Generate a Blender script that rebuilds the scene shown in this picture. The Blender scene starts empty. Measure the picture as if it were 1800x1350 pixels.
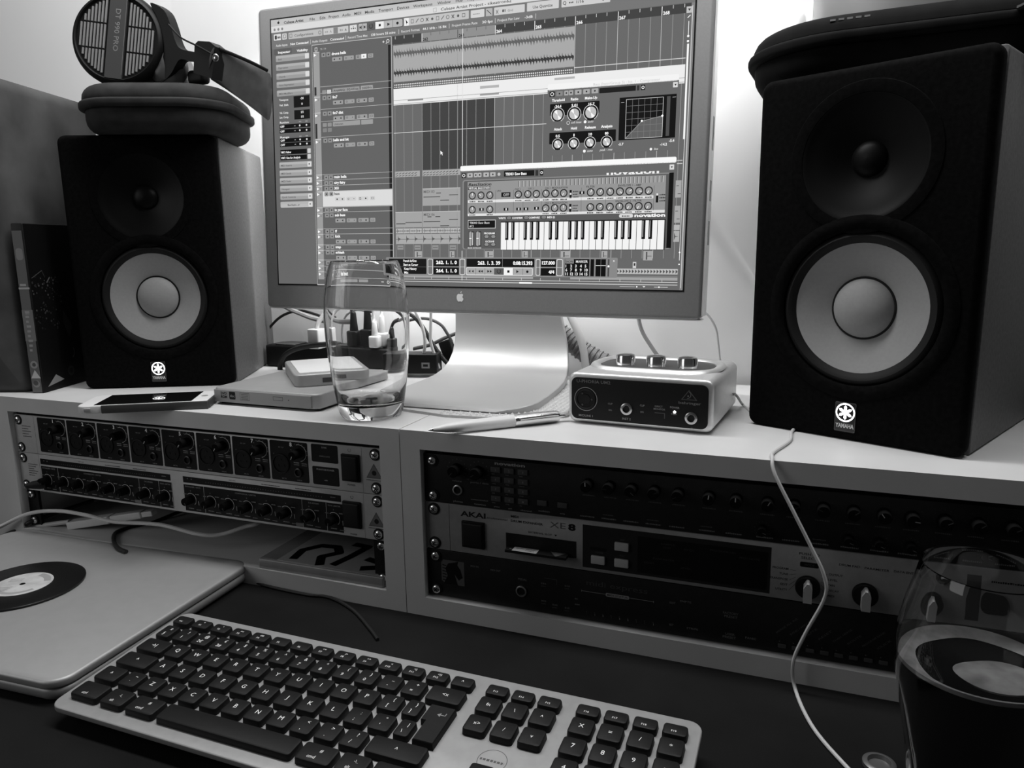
import bpy, bmesh, math, random
import numpy as np
from mathutils import Matrix, Vector
PI = math.pi
C = bpy.context.scene.collection
random.seed(7)

# ---------------------------------------------------------------- camera, world, lights, exposure
# All lengths below are millimetres in the frame of the rack front (x right, y into the wall, z up from the
# top of the rack panels); K turns them into metres with the floor at z = 0.
ZF = -902.8
def K(x, y, z): return Vector((x, y, z - ZF)) * 0.001
CAM = (295.088, -565.138, 177.111)
RIGHT = Vector((0.93289918, 0.35982795, -0.01493195)).normalized()
FWD = Vector((-0.35644103, 0.91660419, -0.18107056)).normalized()
RIGHT = (RIGHT - FWD * RIGHT.dot(FWD)).normalized()
UP = RIGHT.cross(FWD)
FPX = 1307.58
cd = bpy.data.cameras.new('camera'); cam = bpy.data.objects.new('camera', cd); C.objects.link(cam)
cd.sensor_fit = 'HORIZONTAL'; cd.sensor_width = 36; cd.lens = FPX / 1800 * 36; cd.clip_start = 0.01; cd.clip_end = 50
m = Matrix((RIGHT, UP, -FWD)).transposed().to_4x4(); m.translation = K(*CAM); cam.matrix_world = m
bpy.context.scene.camera = cam
sc = bpy.context.scene
sc.view_settings.view_transform = 'Standard'; sc.view_settings.look = 'None'
sc.view_settings.exposure = 0; sc.view_settings.gamma = 1; sc.view_settings.use_curve_mapping = False
w = bpy.data.worlds.new('world'); sc.world = w; w.use_nodes = True
w.node_tree.nodes['Background'].inputs[0].default_value = (1, 1, 1, 1)
w.node_tree.nodes['Background'].inputs[1].default_value = 0.035
def area(name, loc, aim, sx, sy, power, spread=180):
    l = bpy.data.lights.new(name, 'AREA'); l.shape = 'RECTANGLE'; l.size = sx; l.size_y = sy; l.energy = power
    l.spread = math.radians(spread)
    o = bpy.data.objects.new(name, l); C.objects.link(o); o.location = K(*loc)
    o.rotation_euler = (K(*aim) - K(*loc)).to_track_quat('-Z', 'Y').to_euler(); return o
area('added_fill_behind_monitor', (-90, 258, 185), (-90, 300, 90), 0.34, 0.02, 0.45)  # unseen fill added to brighten the wall below the monitor
area('added_upper_fill', (-65, 262, 440), (-65, 290, 200), 0.50, 0.02, 3.0)  # unseen bar added behind the panel to lift the wall on both sides
area('ceiling_strip_lamp', (40, 10, 900), (40, 70, 0), 1.25, 0.14, 10.5)
area('added_left_fill', (-1100, -1000, 550), (-250, 0, -50), 0.8, 0.8, 3.0)  # unseen soft fill added from the left front for the rack panels

def at(px, py, y=None, z=None):          # photograph pixel -> millimetre point on the plane y = const or z = const
    d = RIGHT * ((px - 900) / FPX) - UP * ((py - 675) / FPX) + FWD
    t = (y - CAM[1]) / d.y if y is not None else (z - CAM[2]) / d.z
    return Vector(CAM) + d * t

# ---------------------------------------------------------------- materials
MATS = {}
def mat(name, g, rough=.5, metal=0., emit=None, noise=0., nscale=40., bump=0., trans=0., ior=1.45, spec=.5, coat=0., wave=None):
    if name in MATS: return MATS[name]
    m = bpy.data.materials.new(name); m.use_nodes = True; nt = m.node_tree; b = nt.nodes['Principled BSDF']
    g4 = (g, g, g, 1)
    b.inputs['Base Color'].default_value = g4; b.inputs['Roughness'].default_value = rough
    b.inputs['Metallic'].default_value = metal; b.inputs['IOR'].default_value = ior
    b.inputs['Specular IOR Level'].default_value = spec
    b.inputs['Transmission Weight'].default_value = trans; b.inputs['Coat Weight'].default_value = coat
    if emit is not None:
        b.inputs['Emission Color'].default_value = (emit, emit, emit, 1) if emit <= 1 else (1, 1, 1, 1)
        b.inputs['Emission Strength'].default_value = 1 if emit <= 1 else emit
    if noise or bump:
        tc = nt.nodes.new('ShaderNodeTexCoord'); n = nt.nodes.new('ShaderNodeTexNoise'); n.inputs['Scale'].default_value = nscale
        n.inputs['Detail'].default_value = 5; nt.links.new(tc.outputs['Object'], n.inputs['Vector'])
        if noise:
            r = nt.nodes.new('ShaderNodeValToRGB'); e = r.color_ramp.elements
            a, c = g * (1 - noise), min(1, g * (1 + noise)); e[0].color = (a, a, a, 1); e[1].color = (c, c, c, 1)
            e[0].position = .35; e[1].position = .65
            nt.links.new(n.outputs['Fac'], r.inputs['Fac']); nt.links.new(r.outputs['Color'], b.inputs['Base Color'])
        if bump:
            bp = nt.nodes.new('ShaderNodeBump'); bp.inputs['Strength'].default_value = bump; bp.inputs['Distance'].default_value = .001
            nt.links.new(n.outputs['Fac'], bp.inputs['Height']); nt.links.new(bp.outputs['Normal'], b.inputs['Normal'])
    MATS[name] = m; return m
def ink(s):                               # printed ink, s = display grey
    return mat('ink_%03d' % round(s * 100), s ** 2.2, .55, spec=.3)
def lit(s):                               # a lit pixel area of the display
    s = round(s * 40) / 40
    return mat('display_%03d' % round(s * 1000), 0.01, .35, emit=max(s, .0) ** 2.2, spec=.15)
M_wall = mat('wall_paint', .86, .9, noise=.02, nscale=6, bump=.06, spec=.1)
M_board = mat('white_melamine', .60, .45, noise=.03, nscale=18, bump=.03)
M_edge = mat('melamine_edge', .50, .5, noise=.04, nscale=150)
M_desk = mat('dark_desk_wood', .010, .75, noise=.3, nscale=7, bump=.06, spec=.1)
M_black = mat('black_plastic', .006, .5, spec=.25)
M_rail = mat('black_rail_steel', .006, .55, spec=.3)
M_blackm = mat('black_painted_panel', .008, .5, noise=.15, nscale=200, spec=.3)
M_silver = mat('silver_grey_panel', .46, .5, .1, noise=.03, nscale=200)
M_akai = mat('warm_grey_panel', .22, .55, noise=.04, nscale=200, spec=.3)
M_chrome = mat('polished_steel', .75, .18, 1.)
M_alu = mat('brushed_aluminium', .75, .42, .8, noise=.03, nscale=300)
M_aluk = mat('keyboard_aluminium', .37, .5, .35, noise=.04, nscale=120)
M_alul = mat('laptop_aluminium', .40, .5, .45, noise=.02, nscale=90)
M_bezel = mat('monitor_bezel_aluminium', .25, .55, .2, noise=.03, nscale=500)
M_side = mat('monitor_acrylic_side', .82, .3)
M_white = mat('white_plastic', .72, .4)
M_grey = mat('grey_plastic', .25, .45)
M_dgrey = mat('dark_grey_plastic', .05, .5)
M_cone = mat('white_cone', .31, .6, noise=.03, nscale=400)
M_rubber = mat('black_rubber', .006, .6, spec=.3)
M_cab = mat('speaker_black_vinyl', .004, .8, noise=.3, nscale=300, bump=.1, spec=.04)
M_cabs = mat('speaker_side_vinyl_lit_tone', .13, .55, noise=.15, nscale=300, bump=.1, spec=.5)  # side wrap, its grey lifted to hold the light falling there
M_felt = mat('grey_felt', .085, .95, noise=.25, nscale=14, bump=.4, spec=.1)
M_case = mat('black_case_fabric', .02, .8, noise=.3, nscale=60, bump=.3, spec=.4)
M_leather = mat('black_leatherette', .10, .28, noise=.2, nscale=60, bump=.15, spec=.7)
M_glass = mat('clear_glass', 1., 0., trans=1., ior=1.5)
M_beer = mat('dark_beer', .004, .08, spec=.5)
M_foam = mat('beer_foam', .20, .8, noise=.2, nscale=120)
M_vinyl = mat('black_vinyl_record', .006, .3, spec=.5)
M_label = mat('record_label_paper', .50, .7, noise=.15, nscale=70)
M_glow = mat('glowing_logo', 1, .5, emit=2.6)
M_clear = mat('clear_plastic_case', .25, .15, noise=.1, nscale=30, spec=.6)

# ---------------------------------------------------------------- mesh helpers
class MB:
    def __init__(s, M=None): s.v = []; s.f = []; s.fm = []; s.ms = []; s.M = M or Matrix()
    def mi(s, m):
        if m not in s.ms: s.ms.append(m)
        return s.ms.index(m)
    def add(s, vs, fs, m, M=None):
        T = s.M @ M if M else s.M
        o = len(s.v); s.v += [tuple(T @ Vector(v)) for v in vs]; k = s.mi(m)
        s.f += [tuple(i + o for i in f) for f in fs]; s.fm += [k] * len(fs)
    def box(s, x0, y0, z0, x1, y1, z1, m, M=None):
        s.add([(x, y, z) for z in (z0, z1) for y in (y0, y1) for x in (x0, x1)],
              [(0, 2, 3, 1), (4, 5, 7, 6), (0, 1, 5, 4), (2, 6, 7, 3), (0, 4, 6, 2), (1, 3, 7, 5)], m, M)
    def rings(s, R, m, M=None, cap0=True, cap1=True, closed=False):
        n = len(R[0]); vs = [p for r in R for p in r]; fs = []
        for k in range(len(R) - (0 if closed else 1)):
            k2 = (k + 1) % len(R)
            for i in range(n):
                j = (i + 1) % n; fs.append((k * n + i, k * n + j, k2 * n + j, k2 * n + i))
        if not closed:
            if cap0: fs.append(tuple(range(n))[::-1])
            if cap1: fs.append(tuple((len(R) - 1) * n + i for i in range(n)))
        s.add(vs, fs, m, M)
    def rr(s, w, d, r, cx=0, cy=0, seg=5):
        r = max(.01, min(r, w / 2 - .01, d / 2 - .01)); o = []
        for qx, qy, a0 in ((1, 1, 0), (-1, 1, 90), (-1, -1, 180), (1, -1, 270)):
            for k in range(seg + 1):
                a = math.radians(a0 + 90 * k / seg)
                o.append((cx + qx * (w / 2 - r) + r * math.cos(a), cy + qy * (d / 2 - r) + r * math.sin(a)))
        return o
    def slab(s, w, d, h, r, m, ch=1, M=None, cx=0, cy=0, z0=0, seg=5, cseg=3, chb=None, taper=0):
        # rounded-rectangle block, w x d x h, vertical edge radius r, top and bottom edges rounded by ch
        chb = ch if chb is None else chb; R = []
        def ring(ins, z):
            t = taper * (z - z0) / h
            return [(x, y, z) for x, y in s.rr(w - 2 * ins - 2 * t, d - 2 * ins - 2 * t, r - ins, cx, cy, seg)]
        for k in range(cseg + 1):
            a = PI / 2 * k / cseg; R.append(ring(chb * (1 - math.sin(a)), z0 + chb * (1 - math.cos(a))))
        for k in range(cseg + 1):
            a = PI / 2 * k / cseg; R.append(ring(ch * (1 - math.cos(a)), z0 + h - ch * (1 - math.sin(a))))
        s.rings(R, m, M)
    def prism(s, poly, a, b, m, M=None):   # polygon in x,y extruded z a..b
        s.rings([[(x, y, a) for x, y in poly], [(x, y, b) for x, y in poly]], m, M)
    def lathe(s, prof, m, M=None, seg=32, cap=True):
        R = [[(r * math.cos(2 * PI * i / seg), r * math.sin(2 * PI * i / seg), z) for i in range(seg)] for r, z in prof]
        s.rings(R, m, M, cap, cap)
    def lathe_closed(s, prof, m, M=None, seg=48):
        R = [[(r * math.cos(2 * PI * i / seg), r * math.sin(2 * PI * i / seg), z) for i in range(seg)] for r, z in prof]
        s.rings(R, m, M, closed=True)
    def cyl(s, r, z0, z1, m, M=None, seg=24, ch=0):
        s.lathe([(r, z0), (r, z1)] if not ch else [(r, z0), (r, z1 - ch), (r - ch, z1)], m, M, seg)
    def tube(s, pts, r, m, M=None, seg=8, sm=6):
        P = [Vector(p) for p in pts]
        if sm > 1 and len(P) > 2:
            Q = [P[0] * 2 - P[1]] + P + [P[-1] * 2 - P[-2]]; O = []
            for i in range(1, len(Q) - 2):
                for k in range(sm):
                    t = k / sm; a, b, c, d = Q[i - 1:i + 3]
                    O.append(.5 * ((2 * b) + (c - a) * t + (2 * a - 5 * b + 4 * c - d) * t * t + (3 * b - a - 3 * c + d) * t ** 3))
            O.append(P[-1]); P = O
        R = []; n = None
        for i, p in enumerate(P):
            t = (P[min(i + 1, len(P) - 1)] - P[max(i - 1, 0)])
            if t.length < 1e-6: t = Vector((0, 0, 1))
            t.normalize()
            if n is None: n = t.orthogonal().normalized()
            n = (n - t * n.dot(t)); n = n.normalized() if n.length > 1e-6 else t.orthogonal().normalized()
            b = t.cross(n)
            rr = r if not isinstance(r, (list, tuple)) else r[0]
            r2 = r if not isinstance(r, (list, tuple)) else r[1]
            R.append([tuple(p + n * (rr * math.cos(2 * PI * k / seg)) + b * (r2 * math.sin(2 * PI * k / seg))) for k in range(seg)])
        s.rings(R, m, M)
    def build(s, name, parent=None, loc=None, label=None, smooth=40):
        me = bpy.data.meshes.new(name); me.from_pydata([(x * .001, y * .001, z * .001) for x, y, z in s.v], [], s.f)
        for m in s.ms: me.materials.append(m)
        me.polygons.foreach_set('material_index', s.fm)
        if smooth:
            me.polygons.foreach_set('use_smooth', [True] * len(s.f)); me.set_sharp_from_angle(angle=math.radians(smooth))
        me.update()
        o = bpy.data.objects.new(name, me); C.objects.link(o)
        if parent: o.parent = parent
        if loc is not None: o.location = K(*loc)
        if label: o['label'] = label
        return o

FONT = {}
def glyphs(txt, bold=0.):
    key = (txt, bold)
    if key not in FONT:
        c = bpy.data.curves.new('txt', 'FONT'); c.body = txt; c.resolution_u = 2; c.offset = bold; c.fill_mode = 'FRONT'
        o = bpy.data.objects.new('txt', c); C.objects.link(o)
        me = bpy.data.meshes.new_from_object(o, depsgraph=bpy.context.evaluated_depsgraph_get())
        vs = [tuple(v.co) for v in me.vertices]; fs = [tuple(p.vertices) for p in me.polygons]
        C.objects.unlink(o); bpy.data.objects.remove(o); bpy.data.curves.remove(c); bpy.data.meshes.remove(me)
        FONT[key] = (vs, fs)
    return FONT[key]

class Canvas:                              # flat printed or displayed marks; u right, v down, layer L lifts by 0.03 mm
    def __init__(s, mb, O, U=(1, 0, 0), V=(0, 0, -1), N=(0, -1, 0), shade=ink, step=.03):
        s.mb = mb; s.O = Vector(O); s.U = Vector(U); s.V = Vector(V); s.N = Vector(N); s.sh = shade; s.st = step
    def P(s, u, v, L): return tuple(s.O + s.U * u + s.V * v + s.N * (s.st * (L + 1)))
    def m(s, g): return g if not isinstance(g, (int, float)) else s.sh(g)
    def poly(s, pts, g, L=0): s.mb.add([s.P(u, v, L) for u, v in pts], [tuple(range(len(pts)))[::-1]], s.m(g))
    def r(s, u0, v0, u1, v1, g, L=0): s.poly([(u0, v0), (u1, v0), (u1, v1), (u0, v1)], g, L)
    def rr(s, u0, v0, u1, v1, rad, g, L=0):
        s.poly(s.mb.rr(u1 - u0, v1 - v0, rad, (u0 + u1) / 2, (v0 + v1) / 2, 3)[::-1], g, L)
    def c(s, u, v, rad, g, L=0, seg=16): s.poly([(u + rad * math.cos(2 * PI * i / seg), v + rad * math.sin(2 * PI * i / seg)) for i in range(seg)], g, L)
    def l(s, u0, v0, u1, v1, th, g, L=0):
        d = Vector((u1 - u0, v1 - v0)); 
        if d.length < 1e-6: return
        d.normalize(); n = Vector((-d.y, d.x)) * th / 2
        s.poly([(u0 + n.x, v0 + n.y), (u0 - n.x, v0 - n.y), (u1 - n.x, v1 - n.y), (u1 + n.x, v1 + n.y)][::-1], g, L)
    def arc(s, u, v, rad, th, a0, a1, g, L=0, seg=20):   # degrees, 0 = right, 90 = up
        n = seg; vs = []; 
        for i in range(n + 1):
            a = math.radians(a0 + (a1 - a0) * i / n)
            for q in (rad - th / 2, rad + th / 2): vs.append(s.P(u + q * math.cos(a), v - q * math.sin(a), L))
        s.mb.add(vs, [(2 * i, 2 * i + 1, 2 * i + 3, 2 * i + 2) for i in range(n)], s.m(g))
    def frame(s, u0, v0, u1, v1, th, g, L=0):
        s.r(u0, v0, u1, v0 + th, g, L); s.r(u0, v1 - th, u1, v1, g, L); s.r(u0, v0, u0 + th, v1, g, L); s.r(u1 - th, v0, u1, v1, g, L)
    def t(s, txt, u, v, h, g, L=1, w=None, bold=.01, align='l', rot=0, slant=0):
        vs, fs = glyphs(txt, bold)
        if not vs: return
        xs = [p[0] for p in vs]; x0, x1 = min(xs), max(xs); k = h / .70
        kx = (w / (x1 - x0)) if w else k
        off = {'l': 0, 'c': -(x1 - x0) / 2, 'r': -(x1 - x0)}[align]
        ca, sa = math.cos(math.radians(rot)), math.sin(math.radians(rot)); out = []
        for p in vs:
            a = (p[0] - x0 + off) * kx + slant * p[1] * k; b = -p[1] * k
            out.append(s.P(u + a * ca + b * sa, v - a * sa + b * ca, L))
        s.mb.add(out, fs, s.m(g))
    def dash(s, u, v, w, h, g, L=1):       # small lettering too fine to read in the photograph
        x = u; 
        while x < u + w:
            q = random.uniform(.5, 1.) * h; s.r(x, v - h * random.uniform(.75, 1), min(x + q, u + w), v, g, L); x += q + h * .3

FY = Matrix.Rotation(PI / 2, 4, 'X')      # turns an upright (z) shape to face the viewer (-y)
def T(x, y, z): return Matrix.Translation((x, y, z))
def RZ(a): return Matrix.Rotation(a, 4, 'Z')
def tag(o, label=None, cat=None, group=None, kind=None):
    if label: o['label'] = label
    if cat: o['category'] = cat
    if group: o['group'] = group
    if kind: o['kind'] = kind
    return o
def thing(name, label, cat, loc, rz=0, group=None):
    o = bpy.data.objects.new(name, None); C.objects.link(o); o.location = K(*loc); o.rotation_euler = (0, 0, rz)
    o.empty_display_size = .02
    return tag(o, label, cat, group)
def dup(o, parent, loc=None):             # copy of a part with its sub-parts; loc in mm inside the parent
    c = o.copy(); C.objects.link(c); c.parent = parent
    if loc is not None: c.location = Vector(loc) * .001
    for ch in [x for x in bpy.data.objects if x.parent == o]: dup(ch, c)
    return c
def lone(name, mb, label, cat, loc=(0, 0, 0), group=None, kind=None):
    return tag(mb.build(name, loc=loc), label, cat, group, kind)
ZT = 20.9; ZD = -152.8; YF = -8

# ---------------------------------------------------------------- the setting
b = MB(); b.box(-548, 310, ZF, 2300, 330, 1600, M_wall); tag(b.build('wall_back', loc=(0, 0, 0)), kind='structure')
b = MB(); b.prism([(-548, 310), (-1500, 230), (-1502, 250), (-550, 330)], ZF, 1600, M_wall); tag(b.build('wall_left', loc=(0, 0, 0)), kind='structure')
b = MB(); b.prism([(330, 14.9), (11, 500), (11, 1600), (2300, 1600), (2300, 14.9)], -310, -299, M_wall, Matrix.Rotation(PI / 2, 4, 'X'))
tag(b.build('trim_1', loc=(0, 0, 0)), kind='structure')
b = MB(); b.box(-1600, -2500, ZF - 20, 2300, 330, ZF, mat('floor_boards', .12, .5, noise=.2, nscale=4)); tag(b.build('floor', loc=(0, 0, 0)), kind='structure')

# ---------------------------------------------------------------- desk
t = thing('desk', 'dark wooden desk under the laptop, keyboard and rack units', 'desk', (0, 0, ZF))
b = MB(); b.slab(2300, 900, 30, 8, M_desk, 3, T(420, -190, -ZF + ZD - 30)); b.build('desktop', t)
for x, y in ((-690, -600), (1500, -600), (-690, 200), (1500, 200)):
    b = MB(); b.slab(60, 60, 719.9, 4, M_desk, 2, T(x, y, 0)); b.build('leg', t)

# ---------------------------------------------------------------- rack furniture
def rack_unit(x0, x1, wl, wr, label, sparescrews):
    t = thing('rack_cabinet', label, 'rack cabinet', (x0, 0, ZD), 0, 'white rack cabinets')
    W = x1 - x0; H = ZT - ZD; DP = 294
    b = MB(); b.box(0, YF, H - 16.6, W, DP, H, M_board); b.build('top_board', t)
    b = MB(); b.box(0, YF, 0, W, DP, 18.2, M_board); b.build('bottom_board', t)
    b = MB(); b.box(0, YF, 18.2, wl, DP, H - 16.6, M_board); b.build('side_board', t)
    b = MB(); b.box(W - wr, YF, 18.2, W, DP, H - 16.6, M_board); b.build('side_board', t)
    b = MB(); b.box(wl, DP - 8, 18.2, W - wr, DP - 1, H - 16.6, M_board); b.build('back_board', t)
    for xx in (wl + .2, W - wr - 17.2):
        b = MB(); b.box(xx, 2, 18.3, xx + 17, 5, H - 16.8, M_rail)
        for k in range(9):
            b.cyl(2.6, 0, .3, M_black, T(xx + 8.5, 2, 18.2 + 6.35 + k * 15.9) @ FY, 10)
        b.build('rack_rail', t)
    for sx, sz in sparescrews: dup(SCREW, t, (sx - x0, 1.8, sz - ZD))
    return t
def screw_mb():
    b = MB(); b.cyl(5.6, 0, 1.0, M_rail, FY, 20); b.lathe([(4.1, 1.), (4.1, 1.8), (3.6, 2.6), (2.4, 3.2), (.01, 3.4)], M_chrome, FY, 20)
    c = Canvas(b, (0, -3.35, 0), shade=ink); c.l(-1.7, -1.3, 1.7, 1.3, .8, .05); c.l(-1.3, 1.7, 1.3, -1.7, .8, .05, 1)
    return b
SCREW = screw_mb().build('screw'); C.objects.unlink(SCREW)
XL = -532.; XR = -8.75; UH = 44.45
rackL = rack_unit(-700, -29.3, 169, 20.5, 'white rack cabinet on the left with two silver units above an open bay', [(XL + 8.75, -95.25), (XL + 8.75, -127), (XL + 473.85, -95.25), (XL + 473.85, -127)])
rackR = rack_unit(-28.5, 495, 19.3, 19.5, 'white rack cabinet on the right, filled with three rack units', [])

def rack_gear(name, label, cat, x0, u, body, face, depth=190):
    t = thing(name, label, cat, (x0, 0, -u * UH - UH), 0, 'rack units screwed into the cabinets')
    b = MB(); b.box(22, 2.2, 1.5, 460, depth, UH - 1.5, M_dgrey); b.build('chassis', t)
    b = MB(); b.slab(482.6, 43.9, 2.2, .8, body, .4, T(0, 0, .3) @ FY, 241.3, 21.9, 0)
    b.M = Matrix(); return t, b
def finish_panel(t, b):
    b.build('front_panel', t)
    for x in (8.75, 473.85):
        for z in (6.35, 38.1): dup(SCREW, t, (x, -1.9, z))
def jack(t, x, z, r=4.2, g=.35, name='jack_socket'):
    b = MB(); b.lathe([(r, 0), (r, 1.6), (r - .9, 2.0), (r - 1.2, 2.0), (r - 1.3, .3), (.01, .3)], mat('socket_ring_%d' % (g * 100), g, .3, .8), T(x, -2.1, z) @ FY, 20)
    b.cyl(r - 1.35, .2, .5, M_black, T(x, -2.1, z) @ FY, 16); return b.build(name, t)
M_knob = mat('matt_black_knob', .005, .8, spec=.06)
def knob(t, x, z, r, h, ang, mk=.8, body=M_knob, skirt=0, th=.7):
    b = MB(); Mx = T(x, -2.1, z) @ FY
    prof = [(r + skirt, 0), (r + skirt, 2.0), (r, 2.6), (r * .93, h - .6), (r * .85, h), (.01, h)] if skirt else [(r, 0), (r * .95, h - .6), (r * .87, h), (.01, h)]
    b.lathe(prof, body, Mx, 20)
    a = math.radians(ang); c = Canvas(b, (x, -2.1 - h, z)); c.l(r * .15 * math.sin(a), -r * .15 * math.cos(a), r * .85 * math.sin(a), -r * .85 * math.cos(a), th, mk)
    return b.build('knob', t)

# eight channel preamp
t, b = rack_gear('microphone_preamp', 'silver eight-channel preamp with numbered black sections, top of the left rack cabinet', 'rack unit', XL, 0, M_silver, 0)
c = Canvas(b, (0, -2.2, UH))
c.l(33.5, .8, 33.5, 43.8, .25, .15); c.l(459.5, .8, 459.5, 43.8, .25, .15)
for k in range(5): c.dash(13, 13.5 + k * 3, 14 - (k % 2) * 4, .9, .12)
kx = [38.8 + 45.4 * i for i in range(8)]
for i, x in enumerate(kx):
    c.rr(x, 1.6, x + 43.6, 41.2, 1.5, .05)
    c.t(str(i + 1), x + 24.5, 6.3, 3.8, 1., 2, bold=.03, align='c')
    c.t('MIC CLIP', x + 10, 8.6, 1.1, .55, 2); c.arc(x + 33.5, 12.2, 8.2, .45, 110, -80, .8, 2)
    for q in range(11):
        a = math.radians(215 - 25 * q); c.l(x + 33.5 + 8.6 * math.cos(a), 12.2 - 8.6 * math.sin(a), x + 33.5 + 9.8 * math.cos(a), 12.2 - 9.8 * math.sin(a), .3, .6, 2)
    c.dash(x + 27, 22.5, 6, 1., .6, 2); c.dash(x + 36, 22.8, 6, 1., .6, 2); c.dash(x + 27, 24.4, 6, .9, .55, 2); c.dash(x + 36, 24.6, 6, .9, .55, 2)
    c.t('MIC IN', x + 12, 39.6, 1.2, .55, 2); c.t('LINE IN', x + 29.5, 40.0, 1.2, .55, 2)
    c.c(x + 4, 15, .7, .3, 2)
for v0, v1, tx in ((1.6, 18.9, 'SYNC'), (23.2, 41.1, 'PHANTOM POWER')):
    c.rr(404.3, v0, 433.9, v1, 1.5, .05); c.t(tx, 419, v0 + 3.6, 1.6, .7, 2, align='c')
c.t('SAMPLE LOCK', 419, 13.6, 1.3, .55, 2, align='c'); c.t('+48V', 419, 37, 1.3, .7, 2, align='c')
c.arc(446.5, 4.5, 1.5, .3, 120, 420, .1, 2); c.t('POWER', 447, 38.6, 1.7, .1, 2, align='c')
def warn(c, v):
    c.poly([(471.9, v - 7), (463.5, v + 7), (480.3, v + 7)][::-1], .27, 1); c.poly([(471.9, v - 6), (464.4, v + 6.4), (479.4, v + 6.4)][::-1], .42, 2); c.c(471.9, v + 2, 2.4, .12, 3); c.dash(463, v + 9.3, 17, .8, .1)
warn(c, 22)
for k in range(8):
    c.c(kx[k] + 13, 24.3, 12, .035, 1, 28)
finish_panel(t, b)
for i, x in enumerate(kx):
    k = knob(t, x + 33.5, UH - 12.2, 4.6, 11, 214 if i < 7 else 200, .8)
    jack(t, x + 32, UH - 31.5, 4.4, .05)
    s = MB(); s.lathe([(9.8, 0), (9.8, .8), (8.6, 1.), (8.3, .2), (.01, .2)], M_black, T(x + 12, -2.3, UH - 24.5) @ FY, 24)
    for a in (90, 210, 330): s.cyl(1.1, 0, .5, M_rail, T(x + 12 + 4 * math.cos(math.radians(a)), -2.4, UH - 24.5 + 4 * math.sin(math.radians(a))) @ FY, 8)
    s.build('microphone_socket', t)
def rocker(t, x0, x1, v0, v1):
    s = MB(); s.slab(x1 - x0, v1 - v0, 2.2, .8, M_black, .4, T(0, -2.1, 0) @ FY, (x0 + x1) / 2, UH - (v0 + v1) / 2)
    s.slab(x1 - x0 - 3, v1 - v0 - 3, 4.0, .6, M_rail, 1.2, T(0, -2.1, 0) @ FY, (x0 + x1) / 2, UH - (v0 + v1) / 2); s.build('power_switch', t)
rocker(t, 438, 457.3, 8.1, 34)

# compressor
t, b = rack_gear('compressor', 'silver stereo compressor with many small black knobs, below the eight-channel preamp', 'rack unit', XL, 1, M_silver, 0)
c = Canvas(b, (0, -2.2, UH)); O = UH
c.l(33.5, .8, 33.5, 43.8, .25, .15); c.l(459, .8, 459, 43.8, .25, .15)
for k in range(6): c.dash(15, 13.5 + k * 2.6, 15 - (k % 3) * 3, 1.0, .12)
for x0, x1 in ((35.4, 226.5), (243.2, 434.4)):
    c.r(x0, 5, x1, 11.6, .045); c.r(x0, 13.6, x1 + 1.2, 41.9, .045)
    for q in range(46):
        c.c(x0 + 30 + q * 3.1, 8.8, .42, .45, 2, 6)
    c.c(x0 + 6, 7.2, .6, .6, 2, 6); c.c(x0 + 11, 7.4, .6, .6, 2, 6); c.dash(x1 - 12, 8.2, 6, .9, .5)
    for d in (26, 146.2, 173.8, 191.4 if x0 < 100 else 500):
        if d < 192: c.r(x0 + d, 13.6, x0 + d + .5, 41.9, .62, 2)
    c.t('EXPANDER / GATE', x0 + 2, 16.4, 1.4, .55, 2, w=20); c.t('COMPRESSOR / LIMITER', x0 + 66, 16.8, 1.4, .55, 2, w=26)
    c.t('DE-ESSER', x0 + 154, 16.8, 1.3, .55, 2, w=12); c.t('PEAK LIMITER', x0 + 176, 16.8, 1.3, .55, 2, w=14)
    c.r(x0 + 138, 38.2, x0 + 146, 41.4, .45, 3)
    c.t('INPUT GAIN', x0 + 60, 3.8, 1., .12); c.dash(x0 + 100, 3.9, 22, 1., .12); c.dash(x0 + 140, 3.9, 18, 1., .12)
kn1 = [43.7, 69.2, 92.5, 114.8, 138.8, 161.7, 189.6, 216.7]; kn2 = [251.6, 277.3, 300.2, 323.3, 347.2, 370.3, 397.5, 425.2]
for i, x in enumerate(kn1 + kn2):
    c.arc(x, 29.3, 6.6, .45, 130, -50, .85, 2); c.t('0', x, 20.6, 1.3, .55, 2, align='c')
    c.dash(x + 6, 23.6, 5, 1.1, .55, 2); c.dash(x - 9.5, 24.5, 4, 1., .5, 2); c.dash(x - 4, 39.3, 7, .9, .55, 2); c.dash(x + 6, 40, 6, .9, .5, 2)
    c.l(x + 9.6, 30, x + 9.9, 34.5, .6, .7, 2); c.l(x - 9, 33, x - 8.4, 37.5, .5, .6, 2) if i % 3 else None
c.t('POWER', 446.5, 42.4, 1.5, .12, 2, align='c'); c.arc(446.5, 5.4, 1.4, .3, 120, 420, .1, 2); warn(c, 24)
finish_panel(t, b)
for i, x in enumerate(kn1 + kn2): knob(t, x, UH - 29.3, 4.3, 10, 190 if i % 2 else 150, .35, th=.5)
rocker(t, 436.6, 456.2, 9.2, 35)
t = thing('jack_plug', 'black jack plug pushed into the compressor beside its lowest left screw', 'plug', (XL + 44, -5, -77.5), math.radians(0))
b = MB(); Mx = T(0, 0, 0) @ Matrix.Rotation(math.radians(-50), 4, 'Z') @ FY; b.lathe([(5.2, 0), (5.4, 6), (4.8, 10), (4.2, 14), (3, 17), (2.2, 20), (.01, 20.4)], M_rubber, Mx, 18); b.build('plug_body', t)

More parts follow.
